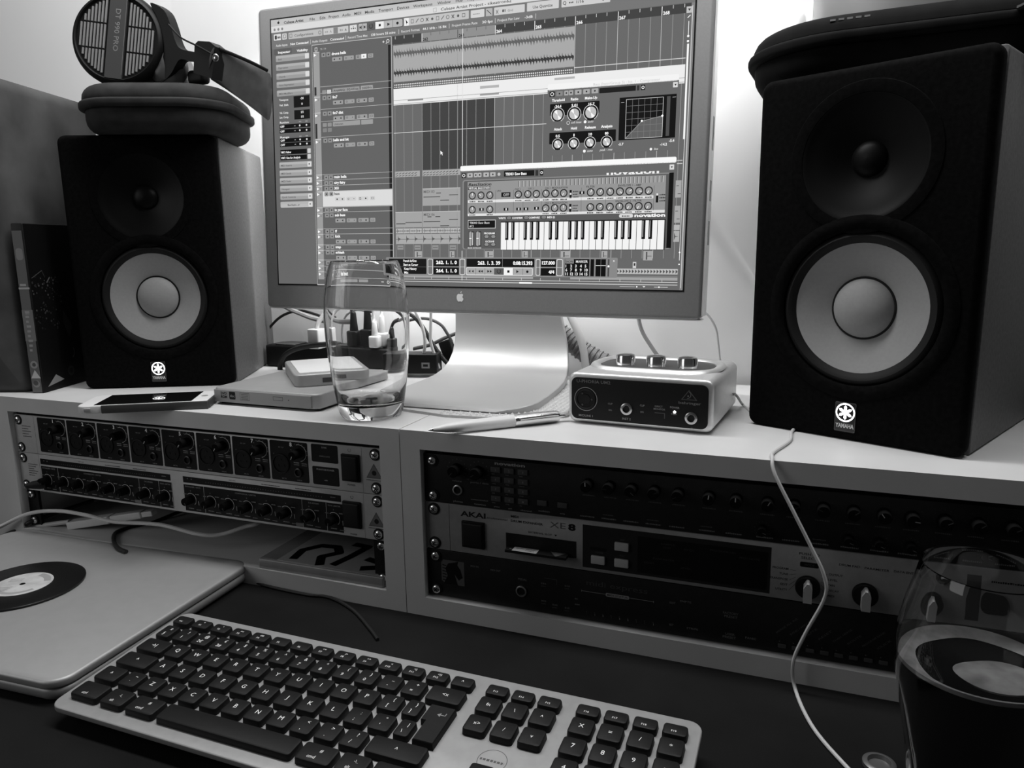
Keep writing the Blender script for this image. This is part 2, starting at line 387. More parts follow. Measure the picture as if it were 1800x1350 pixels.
# black synthesiser module
t, b = rack_gear('synthesiser_module', 'black synthesiser with a twelve-button keypad and many dark knobs, top of the right rack cabinet', 'rack unit', XR, 0, M_blackm, 0)
c = Canvas(b, (0, -2.2, UH))
c.t('novation', 68, 4.6, 2.6, .55, 2, w=27.5, bold=.035)
GR = .22
def dots(u, v, r, g=GR):
    for q in range(11):
        a = math.radians(225 - 27 * q); c.c(u + r * math.cos(a), v - r * math.sin(a), .35, g, 2, 6)
dots(32.5, 12.1, 9, .4); dots(53, 12.4, 9, .4); c.t('volume', 27.5, 23.5, 1.5, .45, 2, w=9); c.t('porta / data', 45, 23.2, 1.5, .45, 2, w=17); c.t('+10', 41, 21, 1.2, .4, 2)
c.t('phones', 28, 42.3, 1.7, .5, 2, w=9); c.dash(45, 38.5, 16, 1., .4, 2); c.t('function', 48, 42.6, 1.5, .5, 2, w=11)
c.r(49, 27, 61, 35, .12, 2)
for i, w_ in enumerate(['sync', 'mod', 'bank', 'retrig', 'delay', 'chorus', 'midi', 'arp', 'dump', 'local', 'prog', 'osc']):
    r_, q = divmod(i, 3); c.t(w_, 65 + q * 12.6, 13.4 + r_ * 8.6, 1.15, .42, 2)
c.t('printer', 66.5, 42.8, 1.4, .5, 2); c.t('part', 80, 43, 1.4, .5, 2); c.t('channel', 91, 43.3, 1.4, .5, 2, w=10)
c.t('audition', 107, 41.8, 1.4, .5, 2, w=10); c.t('write', 126, 42, 1.4, .5, 2)
ks = [150.5, 168.5, 186.5, 204.5, 223, 246.2, 266.1, 288.6, 307, 327, 347, 366.6, 384.4, 404.4, 424, 444, 462]
for i, x in enumerate(ks):
    dots(x, 13, 7.2); c.dash(x - 5, 23.5, 10, 1.1, .3, 2)
    c.dash(x - 7, 41.8, 12, 1.2, .42, 2)
    if i % 2: c.dash(x - 6, 38.5, 9, 1., .3, 2)
for x in (285.6, 345, 365, 385, 430): dots(x, 34.5, 5.5, .25)
finish_panel(t, b)
knob(t, 32.5, UH - 12.1, 5.4, 10, -140, .2); knob(t, 53, UH - 12.4, 5.4, 10, -120, .2); jack(t, 32.8, UH - 30.8, 4.6, .4)
for i, x in enumerate(ks): knob(t, x, UH - 13, 4.7, 11, (-3, -90, 130, 60, -120, 8, 0, 30, 60, -60, 50, -35, 95, 60, 50, 60, 45)[i], (.8, .15, .3, .2, .2, .85, .75, .6, .2, .2, .3, .65, .6, .4, .3, .3, .3)[i], th=.6)
for x in (285.6, 345, 365, 385, 430): knob(t, x, UH - 34.5, 3.6, 9, 110, .35, th=.5)
for r_ in range(4):
    for q in range(3):
        s = MB(); s.slab(9, 5, 1.6, .5, mat('dark_rubber_button', .045, .6), .5, T(0, -2.1, 0) @ FY, 69 + q * 12.4, UH - 9 - r_ * 8.55)
        cc = Canvas(s, (0, -3.72, UH)); cc.t('123456789*0#'[r_ * 3 + q], 69 + q * 12.4, 9.8 + r_ * 8.55, 1.8, .5, 1, align='c'); s.build('keypad_button', t)
for x in (110.6, 128.4):
    s = MB(); s.slab(8.6, 4.8, 1.6, .5, MATS['dark_rubber_button'], .5, T(0, -2.1, 0) @ FY, x, UH - 34); s.build('button', t)

# grey drum module
t, b = rack_gear('drum_expander', 'grey drum module with a card half out of its slot, between two black units', 'rack unit', XR, 1, M_akai, 0)
c = Canvas(b, (0, -2.2, UH)); o = UH
c.l(23.5, .6, 23.5, 44, .35, .08)
c.t('AKAI', 34.5, 9.9, 4.6, .1, 2, w=24, bold=.03); c.t('professional', 59.5, 9.4, 1.6, .2, 2, w=19, slant=.3)
c.t('MIDI', 82, 5.6, 1.9, .06, 2, w=7, bold=.03); c.t('DRUM EXPANDER', 82, 9.6, 1.9, .06, 2, w=29, bold=.03)
c.t('XE', 117, 10.3, 5.2, .33, 2, w=14, bold=.0); c.t('8', 133, 10.6, 5.4, .05, 2, w=6.6, bold=.05)
c.t('EXTERNAL SLOT', 98, 17.6, 1.5, .08, 2, w=21, bold=.02); c.poly([(121, 16.2), (123.4, 16.2), (122.2, 17.8)][::-1], .08, 2)
c.r(145.6, 4.1, 293, 41.3, .14, 1)
c.r(191.4, 8.4, 290.8, 39, .045, 2); c.l(240.5, 9, 240.5, 38.6, .3, .12, 3); c.l(192, 22.5, 240.5, 22.5, .25, .1, 3)
for u, v_, s_, w_ in ((210, 13, 'SAMPLE', 11), (212, 16, 'EDIT', 6), (228, 15.6, 'PITCH', 8), (204, 26, 'PARAMETER', 17), (197, 30.5, 'DECAY', 8), (226, 31, 'LEVEL', 8), (248, 13, 'PROGRAM NO.', 20), (270, 16, 'MIDI NOTE', 15)): c.t(s_, u, v_, 1.5, .22, 4, w=w_)
c.t('POWER', 160, 27.6, 1.3, .3, 3, align='c'); c.t('EDIT', 179, 14, 1.3, .3, 3, align='c'); c.t('PLAY', 179, 27.6, 1.3, .3, 3, align='c')
c.rr(152, 22.5, 166, 25.5, 1, .06, 2)
c.t('PUSH TO', 312.5, 6.8, 1.9, .1, 2, w=14); c.t('SELECT', 314, 9.9, 1.9, .1, 2, w=11); c.rr(313.4, 12.2, 326.4, 16.2, 1, .05, 2); c.t('MODE', 320, 15.2, 1.7, .25, 3, align='c')
for i, s_ in enumerate(['PROGRAM', 'TUNE', 'TRANSPOSE', 'EDIT', 'UTILITY']):
    c.t(s_, 305.5, 20.3 + i * 4.2, 1.7, .08, 2, align='r'); c.l(306.5, 19.6 + i * 4.2, 311, 20 + i * 2.6, .2, .1, 2)
for i, s_ in enumerate(['OUTPUT', 'LEVEL', 'PAN', 'DECAY', 'MIDI']):
    c.t(s_, 333.5, 20.3 + i * 4.2, 1.7, .12, 2); c.l(328.6, 21 + i * 2.6, 332.6, 19.6 + i * 4.2, .2, .12, 2)
c.t('DRUM PAD', 340, 11.6, 1.7, .12, 2, w=14); c.t('PARAMETER', 357, 11.8, 1.7, .1, 2, w=16); c.t('DATA ENTRY', 376, 11.4, 1.7, .12, 2, w=16)
c.r(421, 6, 430, 40, .2, 2); c.dash(436, 10, 30, 1.4, .12, 2)
finish_panel(t, b)
rocker(t, 36, 57.6, 13.6, 38)
s = MB(); s.box(77.3, -2.6, UH - 34.6, 140, -2.1, UH - 20, M_rail); s.box(77.3, -3.4, UH - 35.6, 140, -2.1, UH - 34.6, M_akai); s.build('card_slot', t)
s = MB(); s.box(80, -12.5, UH - 33.4, 134, -2.5, UH - 31.2, M_black)
cc = Canvas(s, (0, -12.5, UH - 31.2), (1, 0, 0), (0, -1, 0), (0, 0, 1))
cc.O = Vector((0, -2.6, UH - 31.2)); cc.r(86, 1, 108, 9.4, .62); cc.dash(88, 4, 7, 1.1, .1); cc.dash(97, 4, 8, 1.1, .1); cc.dash(97, 7, 8, 1.1, .15); cc.poly([(118, 1), (132, 1), (125, 9.6)][::-1], .3); cc.dash(83, 7, 2, 2, .4)
s.build('memory_card', t)
for u, v_ in ((159, 33), (178.6, 18.8), (178.6, 33)):
    s = MB(); s.slab(11.6, 7, 2.4, .8, mat('light_grey_button', .42, .5), .5, T(0, -2.1, 0) @ FY, u, UH - v_); s.build('button', t)
def pointer_knob(t, x, z):
    s = MB(); s.lathe([(8.8, 0), (8.8, 3), (8.2, 4), (.01, 4)], M_black, T(x, -2.1, z) @ FY, 28)
    s.prism([(-3, -7.6), (3, -7.6), (3, 3.4), (.8, 7.2), (-.8, 7.2), (-3, 3.4)], 4, 13, mat('pale_pointer', .36, .5), T(x, -2.1, z) @ FY); s.build('knob', t)
pointer_knob(t, 319.6, UH - 31.4); pointer_knob(t, 358.5, UH - 31.2); pointer_knob(t, 397, UH - 31.2)
s = MB(); s.slab(19, 13, 2.5, 5, M_black, 1, T(0, -2.1, 0) @ FY, 440, UH - 27); s.build('button', t)

# midi interface
t, b = rack_gear('midi_interface', 'black midi patch unit with a horse emblem, bottom of the right rack cabinet', 'rack unit', XR, 2, M_blackm, 0)
c = Canvas(b, (0, -2.2, UH))
c.poly([(16, 9), (36.5, 9), (36.5, 31.8), (18, 31.8), (14, 29), (14, 12)][::-1], .33, 1)
c.poly([(16, 31.8), (20, 24), (18, 17), (21, 12), (27, 10.5), (31, 9), (30, 13), (33, 17), (35, 24), (31, 27), (27, 22), (30, 31.8)][::-1], .04, 2)
for k in range(6): c.l(15, 14 + k * 2.8, 19, 14.6 + k * 2.8, .9, .04, 3)
c.t('MIDI IN', 43, 12, 1.6, .42, 2, w=7.5); c.t('MIDI OUT', 62, 12.8, 1.6, .42, 2, w=9.5); c.t('PEDAL', 88, 17.4, 1.8, .42, 2, w=8)
c.t('midi express', 149, 12.4, 4.6, .26, 2, w=51, bold=-.004)
c.l(144.8, 18.3, 205, 18.3, .4, .5, 2); c.r(144.6, 17.5, 145.1, 19.2, .5, 3); c.r(204.8, 17.5, 205.3, 19.2, .5, 3)
c.rr(165.5, 16.9, 185, 20, .8, .55, 3); c.t('MIDI STATUS', 175.3, 19.2, 1.5, .05, 5, w=17, align='c')
for i in range(9): c.c(149 + i * 7, 36.5, .45, .3, 2, 6); c.l(149.3 + i * 7, 37.2, 149.4 + i * 7, 39, .4, (.2, .45, .6, .3, .6, .6, .3, .3, .5)[i], 2)
for u, v_ in ((109, 18), (130, 17), (109, 34), (119, 36), (130, 37)): c.dash(u, v_, 4.4, 1.6, .32, 2); c.dash(u, v_ + 2.2, 4, 1., .28, 2)
c.l(112, 12, 123, 12, .3, .3, 2); c.l(123, 12, 123, 17, .3, .3, 2); c.dash(139, 27, 2.5, 1.2, .4, 2); c.dash(139, 32, 4, 1.2, .4, 2)
c.t('EDIT', 218, 17.5, 1.6, .42, 2); c.t('SMPTE', 226, 14.8, 1.6, .42, 2, w=9); c.t('SET', 218, 36.5, 1.6, .45, 2); c.t('STRIPE', 232, 37, 1.6, .42, 2, w=9)
c.t('FACTORY', 259.5, 19, 1.9, .4, 2, w=11.5); c.t('PRESET', 260.5, 21.8, 1.9, .4, 2, w=10); c.t('USER', 262, 36.5, 1.9, .4, 2, w=7); c.t('PRESET', 260, 39.2, 1.9, .4, 2, w=10); c.t('PANIC', 277, 37, 1.7, .45, 2, w=8)
for i, w_ in enumerate((20, 20, 12, 12, 17, 12, 20, 12)): c.t(('MERGE ALL INS', 'SYNC / MIDI IN', 'MUTE', 'RESET', 'CHAN. MERGE', 'ROUTE', 'PROGRAM BANK', 'CLICK')[i], 300 + i * 10, 28.5, 1.5, .3, 2, w=w_, rot=45); c.c(302 + i * 10, 34.5, .5, .35, 2, 6)
finish_panel(t, b)
jack(t, 91, UH - 27.2, 5, .35)
for i in range(8):
    s = MB(); s.slab(6, 3, 1.2, .5, M_dgrey, .3, T(0, -2.1, 0) @ FY, 304 + i * 10, UH - 38); s.build('button', t)

# jewel case in the open bay
zb = -134.6
t = thing('jewel_case', 'clear jewel case with a bold black-on-grey cover lying in the open rack bay', 'CD case', tuple(at(455, 998, z=zb)[:2]) + (zb,), 0)
p0 = at(455, 1000, z=zb); p1 = at(636, 1030, z=zb); ang = math.atan2(p1.y - p0.y, p1.x - p0.x); t.rotation_euler.z = ang
b = MB(); b.slab(142, 125, 9.6, 1.5, M_clear, .6, T(71, 62.5, 0)); b.build('case_body', t)
b = MB(); b.slab(120, 119, .3, .5, mat('cover_paper', .38, .5), .1, T(80, 62.5, 9.6)); c = Canvas(b, (20, 122, 9.95), (1, 0, 0), (0, -1, 0), (0, 0, 1))
def stroke(P, th):
    for q in range(len(P) - 1): c.l(*P[q], *P[q + 1], th, .02, 1)
    for q in P[1:-1]: c.c(*q, th / 2, .02, 2, 10)
stroke([(14, 112), (10, 90), (22, 74), (40, 72), (50, 84), (38, 98), (48, 116)], 9)
stroke([(52, 60), (70, 62), (66, 88), (60, 112)], 9); stroke([(78, 58), (98, 60), (112, 74), (100, 92), (84, 88)], 9)
stroke([(10, 30), (40, 26), (70, 34), (110, 26)], 14); stroke([(90, 110), (112, 100)], 10)
b.build('cover_insert', t)

# ---------------------------------------------------------------- loudspeakers
def carve(o, holes):                      # round pockets (x, z, radius, depth) cut into a front plate
    for x, z, r, dp in holes:
        b = MB(); b.cyl(r, -dp, 30, M_cab, T(x, 0, z) @ FY, 72); c_ = b.build('pocket')
        md = o.modifiers.new('b', 'BOOLEAN'); md.object = c_; md.operation = 'DIFFERENCE'; md.solver = 'EXACT'
        par = o.parent; o.parent = None
        dg = bpy.context.evaluated_depsgraph_get(); dg.update(); me = bpy.data.meshes.new_from_object(o.evaluated_get(dg)); o.parent = par
        o.modifiers.remove(md); o.data = me; bpy.data.objects.remove(c_)
    o.data.polygons.foreach_set('use_smooth', [True] * len(o.data.polygons)); o.data.set_sharp_from_angle(angle=.6)
def speaker(loc, rz, label):
    t = thing('studio_speaker', label, 'speaker', loc, rz, 'pair of black studio speakers')
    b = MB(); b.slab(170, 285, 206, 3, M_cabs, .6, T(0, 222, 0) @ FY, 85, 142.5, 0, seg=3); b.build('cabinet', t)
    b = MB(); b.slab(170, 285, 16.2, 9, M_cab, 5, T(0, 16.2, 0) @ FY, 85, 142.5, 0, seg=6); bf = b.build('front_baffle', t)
    carve(bf, [(88.5, 105, 60.5, 15), (85, 218, 46, 15)])
    f = T(88.5, 0, 105) @ FY
    b = MB(); b.lathe([(71.5, .05), (71.2, .8), (69, 1.6), (66, 2.), (62, 1.4), (60.4, 0), (60.2, -3)], M_cab, f, 72, cap=False)
    wf = b.build('woofer', t)
    b = MB(); b.lathe([(60.3, -4), (58.6, -1.4), (56, -.2), (53.2, -1.2), (51, -3.2), (50, -3.6)], M_rubber, f, 72, cap=False); b.build('surround', wf)
    b = MB(); b.lathe([(50.4, -3.4), (44, -5.4), (36, -8), (28, -10.6), (24, -12)], M_cone, f, 72, cap=False); b.build('cone', wf)
    b = MB(); b.lathe([(24.8, -11.9), (24.4, -11), (23.2, -11), (22.8, -11.9)], M_rubber, f, 48, cap=False); b.lathe([(23.2, -11.4), (21, -8.8), (17, -6.2), (11, -4.2), (5, -3.2), (.01, -2.9)], M_cone, f, 48, cap=False); b.build('dust_cap', wf)
    f = T(85, 0, 218) @ FY
    b = MB(); b.lathe([(47, .1), (46, 0), (44, -1.2), (38, -3), (28, -7), (18, -11), (13.5, -12.5), (12.5, -10.6), (9, -8), (4, -6.6), (.01, -6.2)], mat('tweeter_waveguide', .004, .45, spec=.15), f, 56, cap=False)
    b.build('tweeter', t)
    b = MB(); b.lathe([(56, .05), (55.5, .6), (52, .9), (47, .5), (46.6, .05)], M_cab, f, 56, cap=False); b.build('trim_ring', t)
    # lit emblem: ring with three crossed tuning forks on a small clear plate, word beneath
    b = MB(); b.slab(16.5, 24, .8, 1, mat('emblem_plate', .02, .2), .2, T(0, 0, 0) @ FY, 85, 19)
    c = Canvas(b, (85, -.8, 22.8), shade=ink); c.arc(0, 0, 7.0, 1.2, 0, 360, M_glow, 1, 40)
    c.c(0, 0, 1.9, M_glow, 2)
    for k in range(6):
        a = math.radians(60 * k + 90); s_, c_ = math.sin(a), math.cos(a)
        c.poly([(-.9 * s_, -.9 * c_), (4.4 * c_ - 1.15 * s_, -4.4 * s_ - 1.15 * c_), (5.9 * c_, -5.9 * s_), (4.4 * c_ + 1.15 * s_, -4.4 * s_ + 1.15 * c_), (.9 * s_, .9 * c_)], M_glow, 1)
    c.t('YAMAHA', 0, 12.4, 3.3, .8, 1, w=14.5, bold=.04, align='c'); c.frame(-8.1, -7.8, 8.1, 15.2, .25, .35)
    b.build('emblem', t)
    b = MB(); b.box(40, 222, 30, 130, 224, 150, M_dgrey); b.build('rear_plate', t)
    return t
spkL = speaker((-478.6, 50.2, ZT), .4495, 'black studio speaker with white cone, on the shelf left of the monitor under the headphones')
spkR = speaker((256, 105.3, ZT), -.4375, 'black studio speaker with white cone, standing right of the monitor')

# ---------------------------------------------------------------- cases on the speakers
def hard_case(loc, rz, w, d, h, label, words=False, M_case=M_case):
    t = thing('headphone_case', label, 'case', loc, rz); RR = 74 if w > 200 else 48
    b = MB(); b.slab(w - 12, d - 12, h * .52, RR, M_case, 4, chb=14, seg=10, cseg=5); b.build('case_base', t)
    b = MB(); b.slab(w, d, 9, RR + 6, M_case, 3, z0=h * .52 - 2, seg=10, cseg=4); b.build('zip_band', t)
    b = MB(); b.slab(w - 8, d - 8, h * .48 - 6, RR + 2, M_case, 14, z0=h * .52 + 6, chb=2, seg=10, cseg=5)
    if words:
        c = Canvas(b, (-96, -62, h - 1.5), (1, 0, 0), (0, -.5, -.86), (0, -.86, .5))
    b.build('case_lid', t)
    return t
hard_case((-401, 143, ZT + 285), .4495, 168, 176, 50, 'black zip case with rounded corners lying on the left speaker beneath the headphones')
caseR = hard_case((373, 195, ZT + 285), -.06, 262, 215, 45, 'black zip case with rounded corners lying on top of the right speaker', M_case=mat('deep_black_fabric', .005, .85, noise=.3, nscale=60, bump=.2, spec=.15))
b = MB()
for k in range(5): b.box(-62 + k * 6, -101.4, 38.6, -62 + k * 6 + 4, -98, 40, ink(.6))
b.build('zip_lettering', caseR)
b = MB(); b.tube([(60, -106, 30), (72, -112, 33), (92, -112, 33), (104, -106, 30)], 2.4, M_black); b.build('carry_handle', caseR)
b = MB(); b.lathe([(78, 0), (80, 1), (80, 88), (78.5, 90)], mat('dull_tin', .34, .45, .3), seg=56); 
tin = lone('round_tin', b, 'pale grey round tin standing on the black case above the right speaker', 'tin', (372, 190, ZT + 285 + 45))
tin.data.materials.append(M_black)
b = MB(); b.lathe([(5, 0), (5, 60), (6.5, 64), (7, 74), (6.2, 82), (4, 87), (.01, 89)], M_white, seg=24)
lone('wall_peg', b, 'small white round-ended peg on the wall left of the tin', 'peg', (279, 290, 318)).rotation_euler = (0, 0, 0)

# ---------------------------------------------------------------- headphones
CU = at(207, 68, y=112)
t = thing('headphones', 'black open-back headphones with slatted ear cups lying on the left zip case', 'headphones', (CU.x, CU.y, ZT + 335))
hz = CU.z - (ZT + 335)
CM = T(0, 0, hz) @ RZ(math.radians(22)) @ Matrix.Rotation(math.radians(-6), 4, 'X') @ Matrix.Rotation(math.radians(8), 4, 'Y')
b = MB(CM @ FY)
b.lathe([(40, -22), (50, -20), (52, -12), (52, -2), (49, 3), (46.5, 4), (45.5, 3), (45.2, 1.6), (.01, 1.6)], M_black, seg=64); cup = b.build('ear_cup', t)
b = MB(CM @ FY); b.lathe([(38, -46), (50, -42), (52, -34), (50, -24), (40, -22), (38, -26)], mat('ear_pad_velour', .02, .9), seg=48); b.build('ear_pad', t)
b = MB(CM); c = Canvas(b, (0, -1.6, 0))
M_slat = mat('grille_silver_slat', .24, .5, .1)
def grille(side):
    for k in range(9):
        x = side * (12.2 + k * 3.75 + 1.5); hh = math.sqrt(max(0, 44.0 ** 2 - (abs(x) + 1) ** 2)) - 1.5
        if hh < 4: continue
        for a, b_ in ((-hh, min(-15, hh)), (-13, 13), (15, hh)):
            a = max(a, -hh); b_ = min(b_, hh)
            if b_ - a < 1.5: continue
            b.box(x - .95, -3.0, a, x + .95, -1.5, b_, M_slat)
grille(1); grille(-1)
b.build('grille', cup)
b = MB(CM); b.box(-9.5, -4.2, -45, 9.5, -1.5, 45, M_dgrey); c = Canvas(b, (0, -4.2, 0)); c.t('DT 990 PRO', -2.2, -31, 5.6, .5, 1, w=46, rot=-90, bold=0); c.l(9.2, -42, 9.2, 40, .5, .45); b.build('centre_band', cup)
def smooth2(P, n=4):
    O = []; N = len(P)
    for i in range(N):
        a, b_, c_, d = [Vector(P[(i + k - 1) % N]) for k in range(4)]
        for k in range(n):
            t_ = k / n; O.append(tuple(.5 * ((2 * b_) + (c_ - a) * t_ + (2 * a - 5 * b_ + 4 * c_ - d) * t_ * t_ + (3 * b_ - a - 3 * c_ + d) * t_ ** 3)))
    return O
def hp(px, py, y): return at(px, py, y=y) - Vector((CU.x, CU.y, ZT + 335))
b = MB()
P = [(264, 5), (288, 18), (300, 45), (308, 72), (318, 86), (345, 93), (343, 108), (318, 104), (309, 114), (300, 130), (286, 143), (268, 149), (282, 120), (288, 80), (277, 34)]
P = smooth2(P); F = [hp(x, y, 130) for x, y in P]; Bk = [v + Vector((0, 12, 0)) for v in F]
b.rings([[tuple(v) for v in F], [tuple(v) for v in Bk]], M_black); b.build('yoke', t)
b = MB(); q = [hp(342, 78, 118), hp(348, 72, 118), hp(368, 73, 118), hp(379, 82, 118), hp(372, 138, 118), hp(340, 128, 118)]
b.rings([[tuple(v) for v in q], [tuple(v + Vector((0, 16, 0))) for v in q]], M_black); b.build('slider_block', t)
b = MB(); b.tube([hp(296, 43, 122), hp(318, 66, 122), hp(345, 80, 118), hp(376, 97, 117)], 1.0, M_rubber); b.build('cable', t)
# headband pad: curved padded strip going back to the right
b = MB(); R = []
for k in range(9):
    s_ = k / 8; x0, y0 = 379 + 96 * s_, 84 + 38 * s_ + 8 * s_ * s_; x1, y1 = 371 + 100 * s_, 140 + 62 * s_ + 10 * s_ * s_; yy = 120 + 75 * s_
    a, d = hp(x0, y0, yy), hp(x1, y1, yy + 6); n = Vector((.25, -.9, .3)).normalized(); ring = []
    for j in range(12):
        th = 2 * PI * j / 12; wv = (a + d) / 2 + (a - d) / 2 * math.cos(th) * 1.0 + n * 9 * math.sin(th); ring.append(tuple(wv))
    R.append(ring)
b.rings(R, M_leather); b.build('headband_pad', t)
b = MB(); q = hp(394, 108, 120) + Vector((-3, -9, 2)); b.lathe([(4, 0), (4, 1), (3, 2), (.01, 2.4)], M_chrome, T(*q) @ FY, 18); b.build('snap_stud', t)
b = MB(); b.tube([hp(385, 86, 124), hp(410, 96, 140), hp(440, 109, 160), hp(470, 124, 180)], 2.0, M_black); b.build('headband_spring', t)
b = MB(); q = hp(303, 124, 150); b.lathe([(.01, -22), (14, -21), (22, -14), (24, 0), (22, 14), (14, 21), (.01, 22)], M_leather, T(*q) @ RZ(.5) @ FY, 36)
b.build('ear_cup', t, label='far ear cup seen edge-on')
b = MB(); q = hp(345, 140, 150); b.slab(26, 14, 16, 6, M_black, 5, T(q.x + 4, q.y, q.z - 6)); b.build('yoke_pivot', t)

# ---------------------------------------------------------------- grey bag and film case
t = thing('felt_bag', 'grey felt bag with a flap standing behind the film case at the left edge', 'bag', (-530, 12, ZT), math.radians(18))
b = MB(); b.slab(240, 350, 190, 16, M_felt, 14, T(-110, 192, 0) @ FY, 0, 173, 0, seg=6); b.build('bag_body', t)
b = MB(); b.slab(234, 78, 18, 10, M_felt, 7, T(-117, 10, 276) @ FY, 0, 40, 0); b.build('flap', t)
b = MB(); pm = mat('pale_felt_piping', .2, .9, bump=.3, nscale=200)
b.tube([(-228, -1, 276), (-120, -9, 275), (-10, -8, 274), (4, -4, 274)], 1.3, pm); b.tube([(-228, 3, 345), (-120, 0, 347), (-14, 4, 343)], 1.6, pm); b.build('piping', t)
b = MB(); b.tube([(-118, -4, 350), (-110, -8, 356), (-92, -8, 357), (-62, -6, 353), (-48, -6, 353)], [3, 1.6], mat('dull_clip_metal', .3, .4, .8)); b.tube([(-118, -4, 352), (-104, -6, 347), (-92, -8, 356)], 1.6, MATS['dull_clip_metal']); b.build('clip', t)
t = thing('film_case', 'upright black film case with a worn grey spine leaning beside the left speaker', 'DVD case', (-505, 19, ZT), math.radians(18))
b = MB(); b.slab(13.5, 135, 190, 1.2, M_black, 1, T(-6.8, 67.5, 0)); 
c = Canvas(b, (-13.5, 0, 190)); c.r(.4, 8, 11.6, 189, .38); c.rr(2, 27, 10, 40, 3, .5, 2); c.r(2, 66, 9, 68.5, .62, 2); c.r(0, 70, 12.6, 72, .66, 2); c.r(0, 95, 12.6, 130, .45, 1)
c.t('Jason Donovan', 4, 82, 7, .6, 3, w=54, rot=-90, bold=0) if False else c.dash(3.5, 100, 5, 1.2, .6, 3)
for k in range(9): c.r(3.5, 96 + k * 5.4, 8.6 - (k % 3), 98.6 + k * 5.4, .58, 3)
c.c(6, 157, 4.4, .55, 2); c.c(6, 157, 2.2, .3, 3); c.poly([(6, 163), (.8, 172.6), (12, 172.6)][::-1], .72, 2); c.c(6, 179, 4.2, .5, 2); c.c(5.4, 178, 3, .3, 3)
c = Canvas(b, (0, 0, 190), (0, 1, 0), (0, 0, -1), (1, 0, 0)); c.r(1, .6, 134, 189.4, .05)
for k in range(90):
    u = random.uniform(3, 50); v = random.uniform(58, 120); c.c(u, v, random.uniform(.4, 1.5), random.choice((.2, .28, .16)), 1, 6)
c.l(4, 60, 22, 52, .8, .3, 2); c.l(22, 52, 26, 60, .6, .25, 2); c.poly([(50, 98), (64, 120), (56, 132), (48, 112)], .16, 2); c.l(28, 66, 34, 60, 1.6, .35, 2)
c.poly([(24, 172), (8, 184), (38, 180)], .5, 2); c.c(52, 172, 6, .2, 2); c.c(52, 172, 3.4, .1, 3); c.arc(54, 150, 8, .8, -60, 40, .35, 2)
b.build('case_body', t)

# ---------------------------------------------------------------- monitor
a, tl, ro = math.radians(.851), math.radians(-2.801), math.radians(-.642)
SM = T(-312.874, 202.688, 136.666) @ Matrix.Rotation(a, 4, 'Z') @ Matrix.Rotation(tl, 4, 'X') @ Matrix.Rotation(-ro, 4, 'Y')
base = Vector((-40, 170, ZT + 3)); LM = T(*(-base)) @ SM       # screen frame: x = u, y = back, z = up from the lower screen edge
t = thing('computer_monitor', 'large aluminium computer monitor showing music software, standing at the centre of the shelf', 'monitor', tuple(base))
b = MB(LM); b.slab(533, 354, 34, 5, M_bezel, 3, T(0, 34, 0) @ FY, 247.5, 147.5, 0); 
b.build('housing', t)
b = MB(LM)
b.box(514.2, 3, -26, 516.2, 33, 321, M_side); b.box(-21.2, 3, -26, -19.2, 33, 321, M_side); b.box(-19, 3, -30.8, 514, 33, -29.6, M_side)
for k, z in enumerate((46, 90, 140, 152)): b.box(516.2, 12, z, 516.6, 20, z + (20 if k else 24), M_grey)
b.build('clear_edge', t)
b = MB(LM @ T(246.9, -.4, -11.8)); c = Canvas(b, (0, 0, 0), shade=ink)
ap = [(0, -3.2), (1.2, -3.8), (2.8, -3.6), (4.0, -2.4), (3.1, -1.2), (3.1, .6), (4.2, 1.9), (3.4, 3.8), (2.2, 5.2), (1.0, 5.1), (0, 4.7), (-1.0, 5.1), (-2.2, 5.2), (-3.6, 3.6), (-4.3, 1.2), (-4.2, -1.2), (-3.2, -3.0), (-1.6, -3.7)]
c.poly(ap, M_side, 1); c.poly([(.1, -4.4), (.5, -5.6), (1.8, -6.8), (1.9, -5.6), (1.1, -4.6)], M_side, 1); b.build('emblem', t)
# foot and neck, one bent sheet
b = MB(T(*(-base))); secs = [(64, 24.6, -76, 34), (66, 27, -86, 46), (71, 28.6, -94, 55), (80, 29.6, -98, 62), (94, 30, -100, 65.5), (130, 30, -100, 64.5), (170, 30.2, -100, 61.5), (200, 31.5, -100, 58.5), (222, 35, -100, 55), (240, 42, -100, 51), (252, 52, -100, 47), (259, 64, -100, 43.5), (262, 80, -100, 39.5), (263, 100, -100, 35), (264, 130, -99, 29), (266, 180, -98, 22), (268, 230, -98, 20)]
R = []
for i, (y, z, xl, xr) in enumerate(secs):
    y0, z0 = secs[max(0, i - 1)][:2]; y1, z1 = secs[min(len(secs) - 1, i + 1)][:2]
    d = Vector((y1 - y0, z1 - z0)).normalized(); n = Vector((-d.y, d.x)); th = 6.2 if i > 1 else (1.2, 4)[i]
    R.append([(xl, y, z), (xl + 1, y + n.x * .6, z + n.y * .6), (xr - 1, y + n.x * .6, z + n.y * .6), (xr, y, z), (xr, y - n.x * th, z - n.y * th), (xl, y - n.x * th, z - n.y * th)])
b.rings(R, mat('stand_aluminium', .42, .48, .3)); b.build('stand', t, smooth=30)
b = MB(T(*(-base))); b.lathe([(14, -50), (14, 50)], M_grey, T(-40, 254, 205) @ Matrix.Rotation(PI / 2, 4, 'Y'), 20); b.build('hinge', t)
